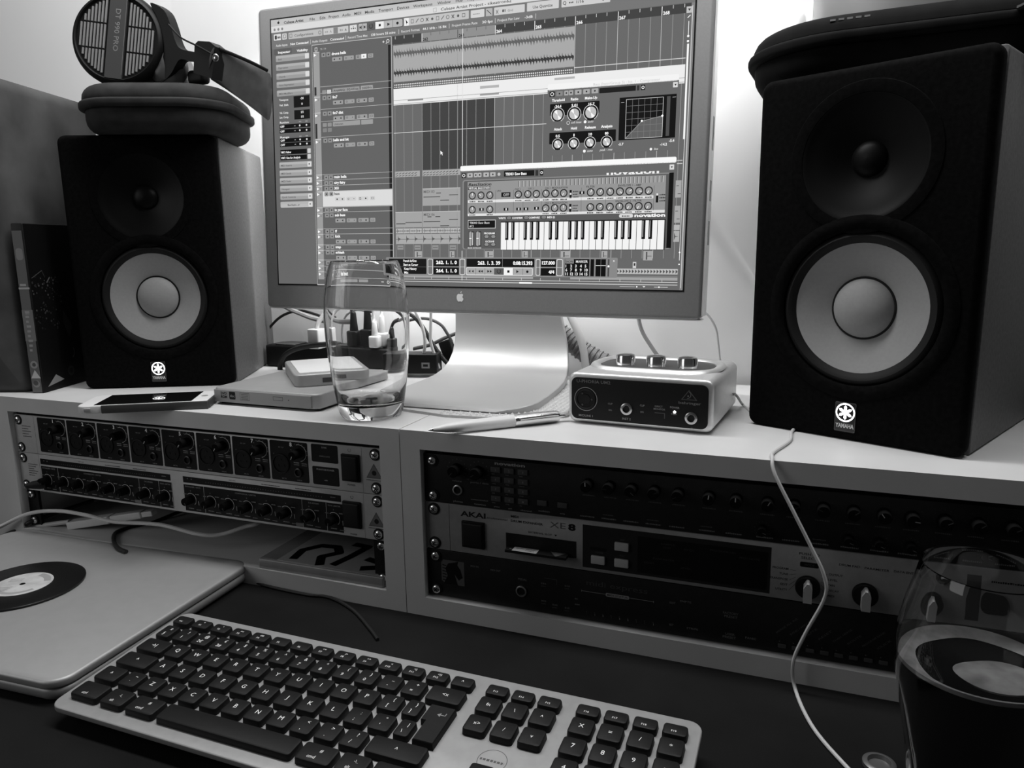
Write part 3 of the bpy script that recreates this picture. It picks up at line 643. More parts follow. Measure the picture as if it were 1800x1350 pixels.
# ---- display content
b = MB(LM); b.box(0, -.5, 0, 495, -.1, 310, lit(.40)); b.box(-1.6, -.35, -1.6, 496.6, -.08, 311.6, M_black)
c = Canvas(b, (0, -.5, 310), shade=lit, step=.035)
def btn(u0, v0, u1, v1, g=.62, L=3, rad=.7): c.rr(u0, v0, u1, v1, rad, g, L)
def trk(u, v, L=4):                       # row of little track controls
    for x0, x1 in ((0, 17), (19, 35), (38, 55), (57.5, 65)): pass
c.r(0, 0, 495, 7.4, .74, 1); c.r(0, 7.4, 495, 14.4, .84, 1); c.r(0, 14.4, 495, 33, .46, 1)
c.c(10.7, 3.9, 1.5, .15, 3); c.l(11, 2.2, 11.6, 1.4, .6, .15, 3)
x = 18.8
for s_, u, w_ in (('Cubase Artist', 18.6, 27.4), ('File', 54.6, 7), ('Edit', 68.5, 7.6), ('Project', 80.5, 13.5), ('Audio', 98.5, 11), ('MIDI', 114.5, 9), ('Media', 128.5, 12), ('Transport', 146, 18.4), ('Devices', 169.5, 15), ('Workspaces', 189.5, 23.5), ('Window', 219, 16), ('Hub', 241, 8), ('Help', 255, 8.4)):
    c.t(s_, u, 6.0, 3.0, .22, 3, w=w_, bold=.012 if u > 20 else .03)
c.t('Cubase Artist Project - sikeatron62', 223, 12.6, 2.9, .2, 3, w=82); c.frame(214, 9, 218, 13.4, .4, .6, 3)
for i in range(3): c.c(5 + i * 5.4, 11.2, 1.5, .52, 3)
# tool bar
btn(3.5, 16.4, 13.8, 23.4, .84); btn(15.6, 16.6, 22, 23.4, .80); btn(24.5, 16.4, 71.5, 23.8, .72); c.rr(5, 17.8, 8, 22.4, 1, .2, 5); c.dash(9, 21.5, 4, 2.6, .2, 5); c.frame(17.2, 18, 20.6, 22, .5, .25, 5)
c.frame(26, 18, 29.6, 22, .4, .3, 5); c.t('Configurations', 33, 21.6, 2.6, .3, 5, w=26); c.arc(68, 20.2, 1.8, .5, 0, 360, .3, 5)
btn(72.8, 16.6, 106.4, 23.6, .78); c.r(86.5, 16.8, 92.4, 23.4, .5, 4); c.t('A', 81.5, 21.8, 2.6, .5, 5); c.t('A', 101.5, 21.8, 2.6, .15, 5); c.dash(75, 21.5, 4, 2.4, .6, 5); c.dash(95, 21.5, 4, 2.4, .6, 5)
btn(108.2, 16.4, 117.6, 23.8, .86); c.c(110.5, 20.2, .7, .15, 5); c.c(113, 20.2, .8, .1, 5); c.c(115.4, 20.2, .7, .15, 5); c.c(113, 18.4, .5, .2, 5)
c.rr(119, 15.6, 176.6, 24.4, 1.4, .22, 2); c.rr(119.5, 16.1, 176.1, 23.9, 1.2, .70, 3)
c.r(130.7, 16.2, 141.5, 23.8, .36, 4); c.r(142, 16.2, 152.4, 23.8, .92, 4); c.r(125.2, 16.2, 125.6, 23.8, .3, 5); c.r(163.8, 16.2, 164.2, 23.8, .35, 5)
c.poly([(123.8, 18.2), (121, 20.1), (123.8, 22)][::-1], .15, 5); c.r(120.6, 18.2, 121, 22, .15, 5); c.poly([(126.6, 18.2), (129.2, 20.1), (126.6, 22)][::-1], .15, 5); c.r(129.3, 18.2, 129.7, 22, .15, 5)
c.arc(136, 20, 2.2, .6, -230, 60, .1, 5); c.r(146, 18.8, 148.6, 21.4, .1, 5); c.poly([(157, 18.4), (160.4, 20.1), (157, 21.8)][::-1], .15, 5); c.c(169.8, 20.1, 1.5, .1, 5)
btn(178, 15.8, 256.4, 24.2, .76); c.r(178.2, 16, 184, 24, .93, 4); c.poly([(180, 17), (183, 21.4), (181.4, 21), (181, 23)][::-1], .05, 5)
for k in range(11):
    u = 188 + k * 6.2; kk = k % 5
    if kk == 0: c.frame(u - 1.5, 18, u + 2, 22, .5, .35, 5)
    elif kk == 1: c.l(u - 1.5, 21.8, u + 1.8, 18, .7, .25, 5)
    elif kk == 2: c.arc(u, 20, 1.8, .5, 0, 360, .3, 5)
    elif kk == 3: c.l(u - 1.5, 18.2, u + 1.5, 21.8, .7, .2, 5); c.l(u + 1.5, 18.2, u - 1.5, 21.8, .7, .2, 5)
    else: c.c(u, 20, 1.4, .35, 5)
btn(258.6, 16.2, 274.4, 24, .82); c.dash(261, 20.8, 8, 1, .5, 5); btn(276.2, 16.2, 283.6, 24, .7); c.l(277.4, 17.8, 282.4, 22.4, .7, .2, 5)
btn(285.6, 16.2, 320, 24, .8); c.t(')(', 287.5, 21.8, 3.2, .1, 5, bold=.02); c.dash(295, 21.6, 3.4, 3, .2, 5); c.t('Grid', 301, 21.8, 2.3, .5, 5)
btn(322.5, 15.4, 357.2, 24, .80); c.t('Use Quantize', 329, 21.8, 3., .25, 5, w=21.5); btn(360, 15.4, 411, 24, .8); c.t('Q', 361.5, 21.6, 3.4, .2, 5); c.dash(368, 20.8, 5, 1.4, .2, 5); c.t('1/16', 376, 21.6, 2.8, .15, 5, w=7.6); c.t('Q', 402, 21.6, 2.6, .25, 5)
for s_, u, w_, g in (('Audio Inputs', 6.2, 16.5, .85), ('Not Connected', 27, 25, 1.), ('Audio Outputs', 57, 21, .8), ('Connected', 82, 18.5, .95), ('Record Time Max', 105.5, 26, .8), ('138 hours 55 mins', 136, 31, .9), ('Record Format', 174.5, 23, .8), ('44.1 kHz - 16 Bit', 201, 29, .9), ('Project Frame Rate', 236.5, 30, .8), ('30 fps', 272, 12, .9), ('Project Pan Law', 289.5, 25, .8), ('-3dB', 320, 9, .9)):
    c.t(s_, u, 30.6, 2.5, g, 3, w=w_, bold=.02)
for u in (54.5, 102.5, 171, 233, 286.6, 332): c.r(u, 26.8, u + .5, 31.8, .8, 3)
# inspector column
c.r(0, 33, 56.5, 310, .40, 2); c.rr(3.5, 33.4, 28.5, 40, 1, .34, 3); c.t('Inspector', 9, 38.6, 2.6, .95, 4, w=17.5, bold=.03); c.t('Visibility', 35.5, 38.8, 2.6, .95, 4, w=15.5, bold=.03)
for i, (v, s_) in enumerate(((44.5, 'bass'), (54.5, 'Expression'), (64.6, 'Chords'), (74.2, 'Note Expression'), (84, 'MIDI Modifiers'))):
    c.rr(5.5, v - 3.6, 52.8, v + 3.4, 1.2, .60, 3); c.rr(5.9, v - 3.3, 52.4, v - .5, .8, .68, 4); c.t(s_, 9, v + 1.6, 2.2, .35, 5); c.rr(46.8, v - 3, 52.2, v + 2.6, .8, .84, 5)
for i, (v, s_) in enumerate(((167.4, 'MIDI Inserts'), (176.9, 'MIDI Sends'), (186, 'MIDI Fader'), (195.3, 'Notepad'), (204.8, 'Quick Controls'), (214.2, 'BassStatio...er'))):
    c.rr(6, v - 3.4, 52.8, v + 3.6, 1.2, .62 if i < 5 else .72, 3); c.rr(6.3, v - 3.2, 52.4, v - .4, .8, .70, 4); c.t(s_, 8.6 + (8 if i == 5 else 0), v + 1.6, 2.2, .35 if i < 5 else .15, 5); c.rr(46.5, v - 2.8, 51.8, v + 3, .8, .86, 5); c.c(49, v, 1, .4, 6)
c.r(29.3, 88.5, 51.6, 101.6, .08, 3); c.r(29.6, 104.6, 51.6, 115.2, .08, 3)
for v, s_ in ((92.8, 'Transpose'), (98.8, 'Vel. Shift'), (107.6, 'Vel. Comp.'), (112.8, 'Len. Comp.'), (118.8, 'Random'), (136, 'Range')): c.t(s_, 8.6, v, 2.3, .9, 4, w=13, bold=.02)
for v, s_ in ((92.6, '-24'), (99, '0'), (108.4, '1/1'), (113.6, '1/1')): c.t(s_, 41, v, 2.5, .95, 5, align='c', bold=.03)
for v in (120, 125.6, 136.2, 141.4):
    c.r(8, v, 52, v + 4.6, .07, 3); c.t('OFF', 9, v + 3.6, 2.4, .95, 5, bold=.03); c.c(37, v + 2.3, 1.1, .9, 5); c.c(46.5, v + 2.3, 1.1, .9, 5); c.dash(29, v + 2.8, 2, 1, .7, 5)
for v, s_ in ((149.6, 'VMT: Follow'), (156.2, 'VMT: Use for Analysis')): c.r(8, v, 46, v + 5.4, .06, 3); c.t(s_, 8.8, v + 4, 2.4, .95, 5, bold=.03, w=15 if 'Fol' in s_ else 28); btn(47, v - .2, 51.6, v + 5, .8)
for u in (36, 45): c.t('min', u, 118.4, 1.6, .75, 5); c.t('min', u, 135.4, 1.6, .75, 5)
# track list
c.rr(56.2, 33, 162.2, 311, 1, .78, 2); c.rr(56.8, 33.6, 161.6, 310, 1, .385, 3); c.frame(60.5, 36.4, 64, 40.6, .6, .9, 4); c.t('79 / 79', 68, 39.8, 2, .7, 4); c.t('+', 150.5, 40, 3.6, .95, 4); c.arc(157.4, 37.8, 1.6, .6, 0, 360, .9, 4); c.l(156.4, 39, 155, 40.6, .6, .9, 4)
c.r(58.2, 42, 66.6, 304, .60, 4)
for k, v in enumerate((43, 93, 111, 141, 182, 188.6, 195.2, 201.6, 220.2, 226.6, 245.4, 251.6, 264, 270.6, 282, 289, 296)):
    c.r(58.2, v - 1.4, 66.6, v - .9, .85, 5); c.poly([(59, v), (62.6, v + 1.8), (59, v + 3.6)][::-1], .97, 6); c.t(str(k + 1), 64, v + 3, 1.8, .4, 6, align='c')
c.r(58.8, 80.4, 61.6, 90, .2, 5); c.r(58.8, 122, 61.6, 139, .2, 5)
def row(v, s_, ctl=True, g=.38, tg=1., kind=0):
    for u in (69.6, 76.2): btn(u, v - 2.5, u + 5.6, v + 2.3, .55, 5); c.c(u + 2.8, v, .9, .2, 6)
    c.t(s_, 83.4, v + 1.2, 3.0, tg, 6, bold=.03)
    if ctl:
        for u0, u1 in ((84, 97.6), (99.8, 113), (115.6, 129.6), (131.6, 138.4)): btn(u0, v + 3.8, u1, v + 8.4, .60 if tg > .5 else .8, 5)
        c.c(87, v + 6.1, .9, .1, 6); c.poly([(95, v + 4.8), (93, v + 6.1), (95, v + 7.4)][::-1], .15, 6); c.arc(102.6, v + 6.1, .9, .4, 0, 360, .3, 6); c.c(110, v + 6.1, .6, .35, 6); c.frame(117.4, v + 5, 119.8, v + 7.2, .4, .2, 6); c.c(126, v + 6.1, 1, .2, 6); c.frame(133.2, v + 5, 136.8, v + 7.2, .35, .35, 6)
c.r(67, 200.2, 161.2, 218, .86, 4)
for v, s_, ct in ((45.4, 'drone bells', 1), (93.4, 'fm7', 1), (111.2, 'fm7 dist', 1), (141.8, 'bells end bit', 1), (184, 'main bells', 0), (190.6, 'airy fairy', 0), (197, '303', 0), (222, 'in yer face', 0), (228.2, 'sub bass', 1), (247, 'ff', 0), (253, 'kick', 1), (265.6, 'snap', 0), (272, 'schlash', 1), (284.4, 'low', 0), (291.4, 'light', 0), (298.4, 'fat beat', 0)): row(v, s_, ct)
row(203.4, 'bass', 1, tg=.3)
c.r(123, 49, 129.6, 53.8, .95, 6)
for v in (80.4, 87.6, 105.8, 119.6, 137.4, 180.4, 186.8, 193.2, 199.6, 218.4, 224.2, 243.6, 249.8, 262.6, 269, 280.6, 288, 295, 302): c.r(67, v, 161.2, v + .45, .72, 5)
btn(69.4, 84.6, 75, 89, .55, 5); btn(76, 84.6, 81.6, 89, .8, 5); btn(83.5, 83.6, 120, 88.4, .58, 5); c.t('AmpliREQ - EQ 4 Freq', 85, 87.2, 2.2, .2, 6, w=33); btn(121.6, 83.4, 137.4, 88.2, .62, 5); c.t('20000Hz', 123, 87, 2.3, .2, 6, w=13)
for u in (69.2, 76): btn(u, 121.6, u + 5.6, 126, .55, 5); btn(u, 127.6, u + 5.6, 132, .5, 5)
btn(83.2, 121, 120, 126.2, .60, 5); c.t('Unknown', 85, 124.8, 2.2, .3, 6); btn(121.4, 121, 137, 126.2, .60, 5); btn(83.2, 303.6, 112, 307, .62, 5); btn(114, 303.6, 128, 307, .62, 5)
c.r(157.6, 42, 161, 199, .10, 5); c.r(157.6, 219, 161, 300, .10, 5); c.arc(159, 306, 1.6, .8, 0, 360, .95, 6); c.r(148, 305.6, 152, 306.4, .95, 6)
# arrangement
c.r(163, 33.6, 491.6, 42.4, .26, 2); c.r(199.8, 33.6, 287, 42.4, .56, 3); c.r(163, 42.4, 491.6, 310, .40, 2); c.rr(491.8, 33.2, 495, 310, .5, .5, 2)
for i in range(8):
    u = 199.8 + 43.7 * i if i < 1 else (199.8, 243.2, 286.9, 331.1, 375.0, 419.3, 463.0)[i] if i < 7 else 500
    if u > 490: continue
    c.r(u, 34, u + .6, 42.4, 1. if i not in (1,) else .1, 4); c.t(str(262 + i), u + 1.4, 41.8, 3.0, 1. if i > 2 or i == 2 else .1, 4, bold=.03)
    c.r(u, 42.4, u + .55, 278, .72 if i > 1 else .58, 3)
    for q in (1, 2, 3):
        uu = u + 10.95 * q
        if uu < 490: c.r(uu, 33.8, uu + .45, 37, .9 if i > 1 or i < 0 else .3, 4); c.r(uu, 42.4, uu + .4, 278, .62, 3)
for q in (0, 1, 2): c.r(166.6 + q * 11.2, 34, 167.1 + q * 11.2, 37, .9, 4); c.r(165.4 + q * 11.2, 42.4, 165.8 + q * 11.2, 278, .58, 3)
c.r(199.8, 108, 286.9, 180, .25, 3); c.r(243, 42.4, 243.4, 278, .5, 4)
for q in range(8): c.r(199.8 + q * 10.9, 108, 200.2 + q * 10.9, 180, .6, 4)
def wave(v, amp, g):                      # saw-like waveform
    for k in range(64):
        u = 164.6 + k * 3.28; h = amp * (.86 + .16 * math.sin(k * 1.3)); q = h * .32
        c.poly([(u, v - q * .5), (u + .5, v - h), (u + 1.1, v - q), (u + 1.7, v - q * 1.4), (u + 3.28, v - q * .5), (u + 3.28, v + q * .5), (u + 2.3, v + h * .9), (u + 1.5, v + q), (u, v + q * .5)][::-1], g, 5)
c.r(164.2, 43.6, 374.8, 82.8, .66, 4); wave(52.8, 6.2, .38); wave(73.2, 5.4, .22)
c.r(164.2, 83.8, 374.8, 90, .34, 4); c.r(375, 83.8, 488, 84.4, .9, 4)
for k in range(95): u = 165 + k * 2.2; c.c(u + .8, 86, .8, .9, 5, 6); c.c(u + .8, 88.4, .8, .85, 5, 6)
c.r(164, 90, 488, 107.8, .93, 4); c.r(164, 102.4, 488, 102.9, .6, 5); c.r(164, 106.4, 488, 107, .6, 5); c.r(182, 102.6, 201.4, 104.4, .55, 6); c.r(270, 94.6, 292, 97.4, .7, 6); c.r(270, 102.6, 292, 104.6, .6, 6); c.r(354, 92.6, 376, 94.8, .7, 6)
c.r(164, 137.8, 346, 138.4, .85, 4)
for a_, b_ in ((165, 196.8), (200.2, 247.4)):
    c.r(a_, 180.6, b_, 187, .66, 4)
    for k in range(int((b_ - a_) / 4)): c.l(a_ + 1 + k * 4, 183.6, a_ + 4 + k * 4, 182.4, .7, .3, 5); c.l(a_ + 1 + k * 4, 186, a_ + 4 + k * 4, 185, .7, .3, 5)
def midi(u0, v0, u1, v1, s_=None, notes=()):
    c.r(u0, v0, u1, v1, .62, 4); c.r(u0, v0, u1, v0 + .5, .8, 5)
    if s_: c.t(s_, u0 + 1.2, v0 + 5, 3, .38, 5)
    for a_, b_, v in notes: c.r(u0 + a_, v, u0 + b_, v + .8, .2, 5)
midi(200.2, 200.6, 248, 219.6, 'MIDI 03', ((1, 22, 209.6), (17, 23, 205.6), (22, 33, 213.6), (33, 44, 208)))
midi(165, 226, 199.6, 243.6, None, ((1, 13, 239), (13, 34, 237.6))); midi(200.2, 226, 248, 243.6, 'MIDI 06', ((6, 11, 231.6), (16, 22, 231.6), (1, 22, 237), (22, 33, 241.8), (33, 44, 235)))
for a_, b_ in ((165.5, 199), (200.2, 248)):
    c.r(a_, 244.6, b_, 250.2, .70, 4); c.r(a_, 247.3, b_, 247.7, .25, 5); u = a_ + 1.5; k = 0
    while u < b_ - 1: c.r(u, 247.5 - (2.2 if k % 4 == 0 else 1.2), u + .5, 247.5 + (2.2 if k % 4 == 0 else 1.2), .25, 5); u += 1.6 + (k % 3) * .5; k += 1
c.r(165.5, 251, 248, 262.4, .66, 4); c.r(165.5, 256.6, 248, 257, .3, 5)
for k in range(8):
    u = 168 + k * 10.95
    if u < 246: c.poly([(u, 252), (u + .8, 255), (u + 4, 256.6), (u + .8, 258.4), (u, 261.4)][::-1], .35, 6)
for u in (167.2, 189.4, 212, 234): c.r(u, 263.6, u + 8, 268.8, .56, 4); c.r(u + 1, 266, u + 7, 266.6, .3, 5)
for u, w_ in ((189.6, 9.4), (234, 6), (277.3, 10.2), (321, 6.6), (364.9, 10.2), (409.4, 6.4), (453.6, 9.6)):
    vb = 277.4 if u < 450 else 280; c.r(u, 270.4, u + w_, vb, .66, 4); c.r(u + w_ * .3, 271.4, u + w_ * .42, vb - .6, .2, 5); c.r(u + w_ * .3, 275.4, u + w_ * .9, 275.9, .3, 5)
c.r(443, 281.6, 446.6, 288, .8, 4); c.r(444, 283, 445.8, 285.6, .2, 5)
c.r(425.4, 288.6, 489.4, 294.2, .72, 4)
for k in range(20): c.poly([(426.4 + k * 3.2, 289.4), (428.6 + k * 3.2, 291.4), (426.4 + k * 3.2, 293.4)][::-1], .3, 5)
for v in (200, 244): pass
for v0, v1 in ((200.8, 217.6), (225.6, 242.4)): c.r(483.6, v0, 489.4, v1, .66, 4); c.r(484.4, v0 + 5, 487, v0 + 5.6, .3, 5); c.r(486, v1 - 4, 489, v1 - 3.4, .3, 5)
c.r(483.6, 244.4, 489.4, 249.6, .7, 4); c.r(483.6, 250.6, 489.4, 261.4, .68, 4); c.poly([(484.2, 252), (485.4, 255.6), (488.6, 256), (485.4, 256.6), (484.2, 260)][::-1], .3, 5); c.r(484, 181, 489.4, 181.7, .8, 5); c.r(484, 184, 489.4, 184.8, .8, 5)
c.r(163.5, 297.4, 334, 300.4, .62, 4); c.r(376, 297.4, 489.4, 300.4, .62, 4); c.r(425.4, 296, 489.4, 297, .5, 4)
c.r(163, 302, 489.6, 302.6, .8, 5); c.r(163, 304.6, 489.6, 305.2, .9, 4); c.r(318, 304.1, 333, 305.7, 1, 6); c.r(430, 307, 446, 307.4, .8, 5); c.c(448, 307.2, .8, 1, 6); c.l(466, 307.2, 480, 307.2, .5, .9, 5); c.c(471, 307.2, .8, 1, 6); c.poly([(454, 306.4), (457, 306.4), (455.5, 308)][::-1], .9, 6)
for k in range(15): c.r(167 + k * 21.9, 299.4, 167.5 + k * 21.9, 302, .8, 6)
c.r(249, 33.6, 249.7, 177, .88, 6); c.r(249, 270, 249.7, 303, .88, 6)
btn(487, 36.6, 492.4, 42.6, .75, 5, .3); c.poly([(488.4, 38.6), (491.2, 38.6), (489.8, 40.8)][::-1], .2, 6)
c.l(488.4, 47, 491, 44.6, .7, 1, 5); c.r(489.4, 50, 490, 64, .95, 5); c.c(489.7, 64, 1.1, 1, 6); c.c(489.7, 68.6, 1.1, 1, 6); c.r(489.0, 71, 490.8, 161, .97, 5); c.r(490.2, 161, 490.7, 280, .9, 5); c.c(490.4, 272, .8, 1, 6); c.c(490.4, 284, .8, 1, 6); c.r(492.6, 36, 493.2, 308, .85, 5)
c.poly([(222.6, 160), (222.8, 164.2), (223.8, 163.2), (224.8, 165.2), (225.4, 164.9), (224.6, 162.9), (225.8, 162.8)][::-1], 1., 8)
# compressor plug-in window
c.rr(346.8, 98.6, 482.6, 104.8, 1.5, .95, 6); c.t('Bass (Instr/Group 5) : Ins. 1 - Compressor', 396, 103.4, 2.4, .80, 8, w=68); c.r(346.8, 104.2, 482.6, 171, .40, 6)
btn(349, 106, 354.8, 111.4, .1, 7); c.arc(351.9, 108.7, 1.6, .6, 0, 360, 1., 8)
for u, w_ in ((356.4, 7), (365, 4.6), (370, 4.6), (376.6, 7), (385.4, 7), (394.2, 7)): btn(u, 106.2, u + w_, 111, .66 if u != 356.4 else .52, 7); c.c(u + w_ / 2, 108.6, .9, .15, 8)
c.r(402.4, 106.4, 440, 111.4, .10, 7); btn(441, 106.4, 443.6, 111.4, .2, 7, .3); btn(445, 106.2, 449.4, 111.4, .1, 7); c.arc(447.2, 108.8, 1.2, .6, 0, 360, .95, 8); btn(477, 106, 481.6, 111, .85, 7, .3); c.poly([(478.2, 107.8), (480.6, 107.8), (479.4, 109.6)][::-1], .2, 8)
c.rr(349.8, 118.6, 403, 130.6, .8, .05, 7); c.rr(349.6, 147.8, 421, 159.4, .8, .05, 7)
for u, r_ in ((358.4, 8), (376.3, 8), (394, 9)): c.c(u, 129.8, r_ - 1.2, .05, 8)
for u in (359, 376.4, 394, 411.5): c.c(u, 159.6, 6.2, .05, 8)
def pk(u, v, r_, L=9):
    c.arc(u, v, r_ + 1.9, .6, 240, -60, .85, L); c.c(u, v, r_, .74, L + 1, 20); c.poly([(u, v)] + [(u + r_ * math.cos(math.radians(q)), v + r_ * math.sin(math.radians(q))) for q in (40, 60, 80)][::-1], .97, L + 2); c.poly([(u, v)] + [(u + r_ * math.cos(math.radians(q)), v + r_ * math.sin(math.radians(q))) for q in (220, 240, 260)][::-1], .97, L + 2)
for u in (358.4, 376.3): pk(u, 130, 5.3)
pk(394, 129.6, 5.8)
for u in (359, 376.4, 394, 411.5): pk(u, 159.7, 4)
for s_, u, v, w_ in (('Threshold', 351.8, 116.4, 14), ('Ratio', 372.4, 116.4, 8), ('Make-Up', 387.4, 116.4, 13), ('-34.4', 354.6, 122.6, 7.6), ('5.01', 373.2, 122.6, 6.4), ('15.7', 391.4, 122.6, 6.4), ('Attack', 354.6, 145.6, 9), ('Hold', 373.2, 145.6, 6.4), ('Release', 388.2, 145.6, 11.6), ('Analysis', 405.2, 145.6, 12), ('0.5', 356.6, 152.6, 4.6), ('1', 376, 152.6, 1.2), ('10', 392.4, 152.6, 3.6), ('80', 409.4, 152.6, 3.8)):
    c.t(s_, u, v, 2.6, 1., 10, w=w_, bold=.03)
c.arc(370, 138.6, 1.6, .5, 0, 360, .85, 8); c.t('soft knee', 373, 139.6, 2.3, .85, 8, w=11, slant=.3); c.c(388.2, 138.6, 1.5, .98, 8); c.t('auto', 391, 139.6, 2.3, .85, 8, slant=.3); c.c(388.2, 168, 1.5, .98, 8); c.t('auto', 391, 169, 2.3, .85, 8, slant=.3); c.t('peak - rms', 404.6, 168.6, 2.3, .85, 8, w=13, slant=.3)
c.r(423.8, 117.2, 481, 159, .03, 7); c.r(430.8, 119.4, 468, 157.6, .045, 8); c.poly([(431.2, 157.2), (447.2, 141.4), (467.8, 137.4), (467.8, 157.2)][::-1], .38, 9)
for k in range(7): c.r(430.8 + k * 6.2, 119.4, 431.1 + k * 6.2, 157.6, .5, 10); c.r(430.8, 119.4 + k * 6.37, 468, 119.7 + k * 6.37, .5, 10)
c.frame(430.6, 119.2, 468.2, 157.8, .4, .8, 11); c.l(431.2, 157.2, 447.2, 141.4, .5, .6, 11); c.l(447.2, 141.4, 467.8, 137.4, .5, .6, 11); c.c(447.2, 141.2, 1.1, 1., 12); c.c(467.6, 137.4, 1.1, 1., 12); c.r(471.6, 119, 475, 157, .3, 8); c.r(425.4, 121.8, 428.6, 122.2, .8, 8); c.r(477, 120, 480.4, 120.4, .8, 8)
c.t('-5.7', 423.8, 164, 2.4, .95, 8, bold=.03); c.t('-14.2', 466.4, 166.2, 2.4, .95, 8, bold=.03); c.t('-5.4', 475.2, 163, 2.4, .95, 8, bold=.03); c.c(457.4, 169.2, 1.3, .98, 8); c.t('live', 460.4, 170.2, 2.2, .85, 8, slant=.3)
# bass synthesiser window
c.rr(247, 177.6, 483.4, 183.4, 1.5, .97, 6); c.r(247, 182.6, 483.4, 269, .40, 6)
btn(248.6, 185.4, 253.6, 190.6, .1, 7); c.arc(251.1, 188, 1.4, .6, 0, 360, 1., 8)
for u, w_ in ((255.4, 6.4), (263.4, 4.4), (268, 4.4), (274.6, 6.6), (282.6, 6.4)): btn(u, 185.6, u + w_, 190.2, .7, 7); c.c(u + w_ / 2, 187.9, .9, .15, 8)
c.c(293, 188, 1.7, .75, 7); c.r(298.8, 185, 333.6, 190.8, .07, 7); c.t('TB303 Eew Bass', 300.4, 189.6, 2.8, 1., 8, w=24.4, bold=.03); btn(334.8, 185, 338, 191, .2, 7, .3); btn(340, 185, 343.6, 191, .08, 7); c.arc(341.8, 188, 1.1, .6, 0, 360, .95, 8)
btn(476.8, 185, 481.4, 190, .85, 7, .3); c.poly([(478, 186.8), (480.2, 186.8), (479.1, 188.6)][::-1], .2, 8)
c.rr(249.8, 192.8, 481, 268.4, 2.5, .52, 7); c.rr(251.2, 194, 478.6, 267.8, 2, .34, 8); c.r(476.8, 193, 481.4, 267.6, .05, 9)
c.t('novation', 412.5, 193, 5, .95, 9, w=54, bold=.03); c.r(410, 188.3, 470, 190.9, .40, 10)
c.r(255.8, 195.2, 473.8, 231.4, .58, 9)
for k in range(38): u = 316.4 + k * 4.16; c.r(u, 195.8, u + 1.1, 202, .70, 10); c.r(u - .7, 195.8, u, 202, .32, 10)
c.t('BassStation', 256.8, 199.6, 3.2, .15, 10, w=27, slant=.3, bold=.02); c.r(256.2, 200.6, 283.6, 203.6, .2, 10); c.t('VIRTUAL BASS SYNTH', 257, 203.2, 2.2, .95, 11, w=26, bold=.02)
c.r(256.2, 214.8, 461.8, 217.8, .88, 10); c.r(256.2, 229.4, 473.8, 232.2, .88, 10)
for u in (289, 310, 321, 342, 386, 412, 462): c.r(u, 205, u + .35, 230, .35, 10)
def sk(u, v, a_): c.c(u, v, 4.3, .16, 10, 14); c.c(u, v, 3.1, .60, 11, 14); c.l(u, v, u + 3 * math.sin(math.radians(a_)), v - 3 * math.cos(math.radians(a_)), .7, .98, 12)
U1 = [261.6, 272, 282.4, 315.8, 326.6, 336.3, 347.1, 357.1, 366.8, 396.2, 406.3, 417, 427.1, 436.9, 447, 456.8]
for i, u in enumerate(U1): sk(u, 210, (0, -60, 20, -130, -20, -140, -20, 10, -150, 20, 30, -20, 130, 60, 100, -150)[i]); c.dash(u - 3.4, 217.2, 7, 1.5, .2, 12)
for i, u in enumerate([261.6, 282.5, 347.1, 357.1, 366.8, 396.2, 406.3, 417, 427.1, 436.9, 447, 456.8]): sk(u, 225.3, (0, 10, -130, 20, 0, -20, 50, -150, 0, -140, -150, -150)[i]); c.dash(u - 3.4, 231.6, 7, 1.5, .2, 12)
c.t('OSC 1', 311.6, 205.4, 1.8, .2, 11); c.t('OSC 2', 327, 205.2, 1.8, .2, 11); c.t('OSC 1 MODULATION', 346, 205.2, 1.9, .2, 11, w=25); c.t('OSC 2 MODULATION', 346, 220.8, 1.9, .2, 11, w=25); c.t('FILTER', 391.4, 205.2, 1.9, .2, 11, w=9); c.t('ENVELOPE 1 - AMP', 425, 205, 1.9, .2, 11, w=24); c.t('ENVELOPE 2 - FILTER', 423, 220.6, 1.9, .2, 11, w=27); c.t('LFO', 291, 206.6, 1.9, .2, 11)
c.r(296, 207.4, 306.6, 212.4, .08, 10); c.t('OFF', 298.2, 211.4, 2.8, .7, 12, bold=.02)
for u, v in ((299, 224), (270, 223.6), (313.6, 224), (322, 224), (334, 223.6), (384, 208.6)): c.r(u, v, u + 5.4, v + 3, .06, 10); c.r(u + 2, v + .3, u + 3.6, v + 2.7, .85, 11)
for v in (207, 221.4): c.r(373.2, v, 375.6, v + 8.6, .06, 10); c.r(373.5, v + 3, 375.3, v + 5, .9, 11); c.dash(377, v + 2.4, 6, 1.3, .2, 11); c.dash(377, v + 5.2, 5, 1.3, .2, 11); c.dash(377, v + 8, 6, 1.3, .2, 11)
c.r(464.4, 213, 466.8, 222, .05, 10); c.r(464.6, 213, 466.6, 215, .9, 11)
for k in range(3): c.dash(468, 215 + k * 3, 6, 1.4, .2, 11)
for s_, u in (('WRITE', 293), ('CONFIRM', 309), ('COMPARE', 328), ('MIDI', 349)): c.t(s_, u, 235.8, 1.9, .95, 10, bold=.03)
for u in (302, 322, 342): c.rr(u, 232.8, u + 6.6, 236.8, 1.9, .2, 10); c.rr(u + .6, 233.2, u + 6, 236.2, 1.5, .5, 11)
c.c(356.4, 235, 1.3, .75, 10); c.rr(427, 232.8, 441.6, 236.6, 1.7, .85, 10); c.dash(430, 235.6, 8, 1.5, .3, 11); c.t('novation', 443, 236, 3.2, .98, 10, w=31.5, bold=.04)
c.r(256.4, 236.4, 289.6, 245.8, .8, 9); c.r(257, 237, 289, 245.2, .06, 10); c.t('TB303 Eew Bass', 258.4, 240.6, 2.2, .9, 12, w=24); c.t('#12', 258.4, 244.2, 2.2, .9, 12)
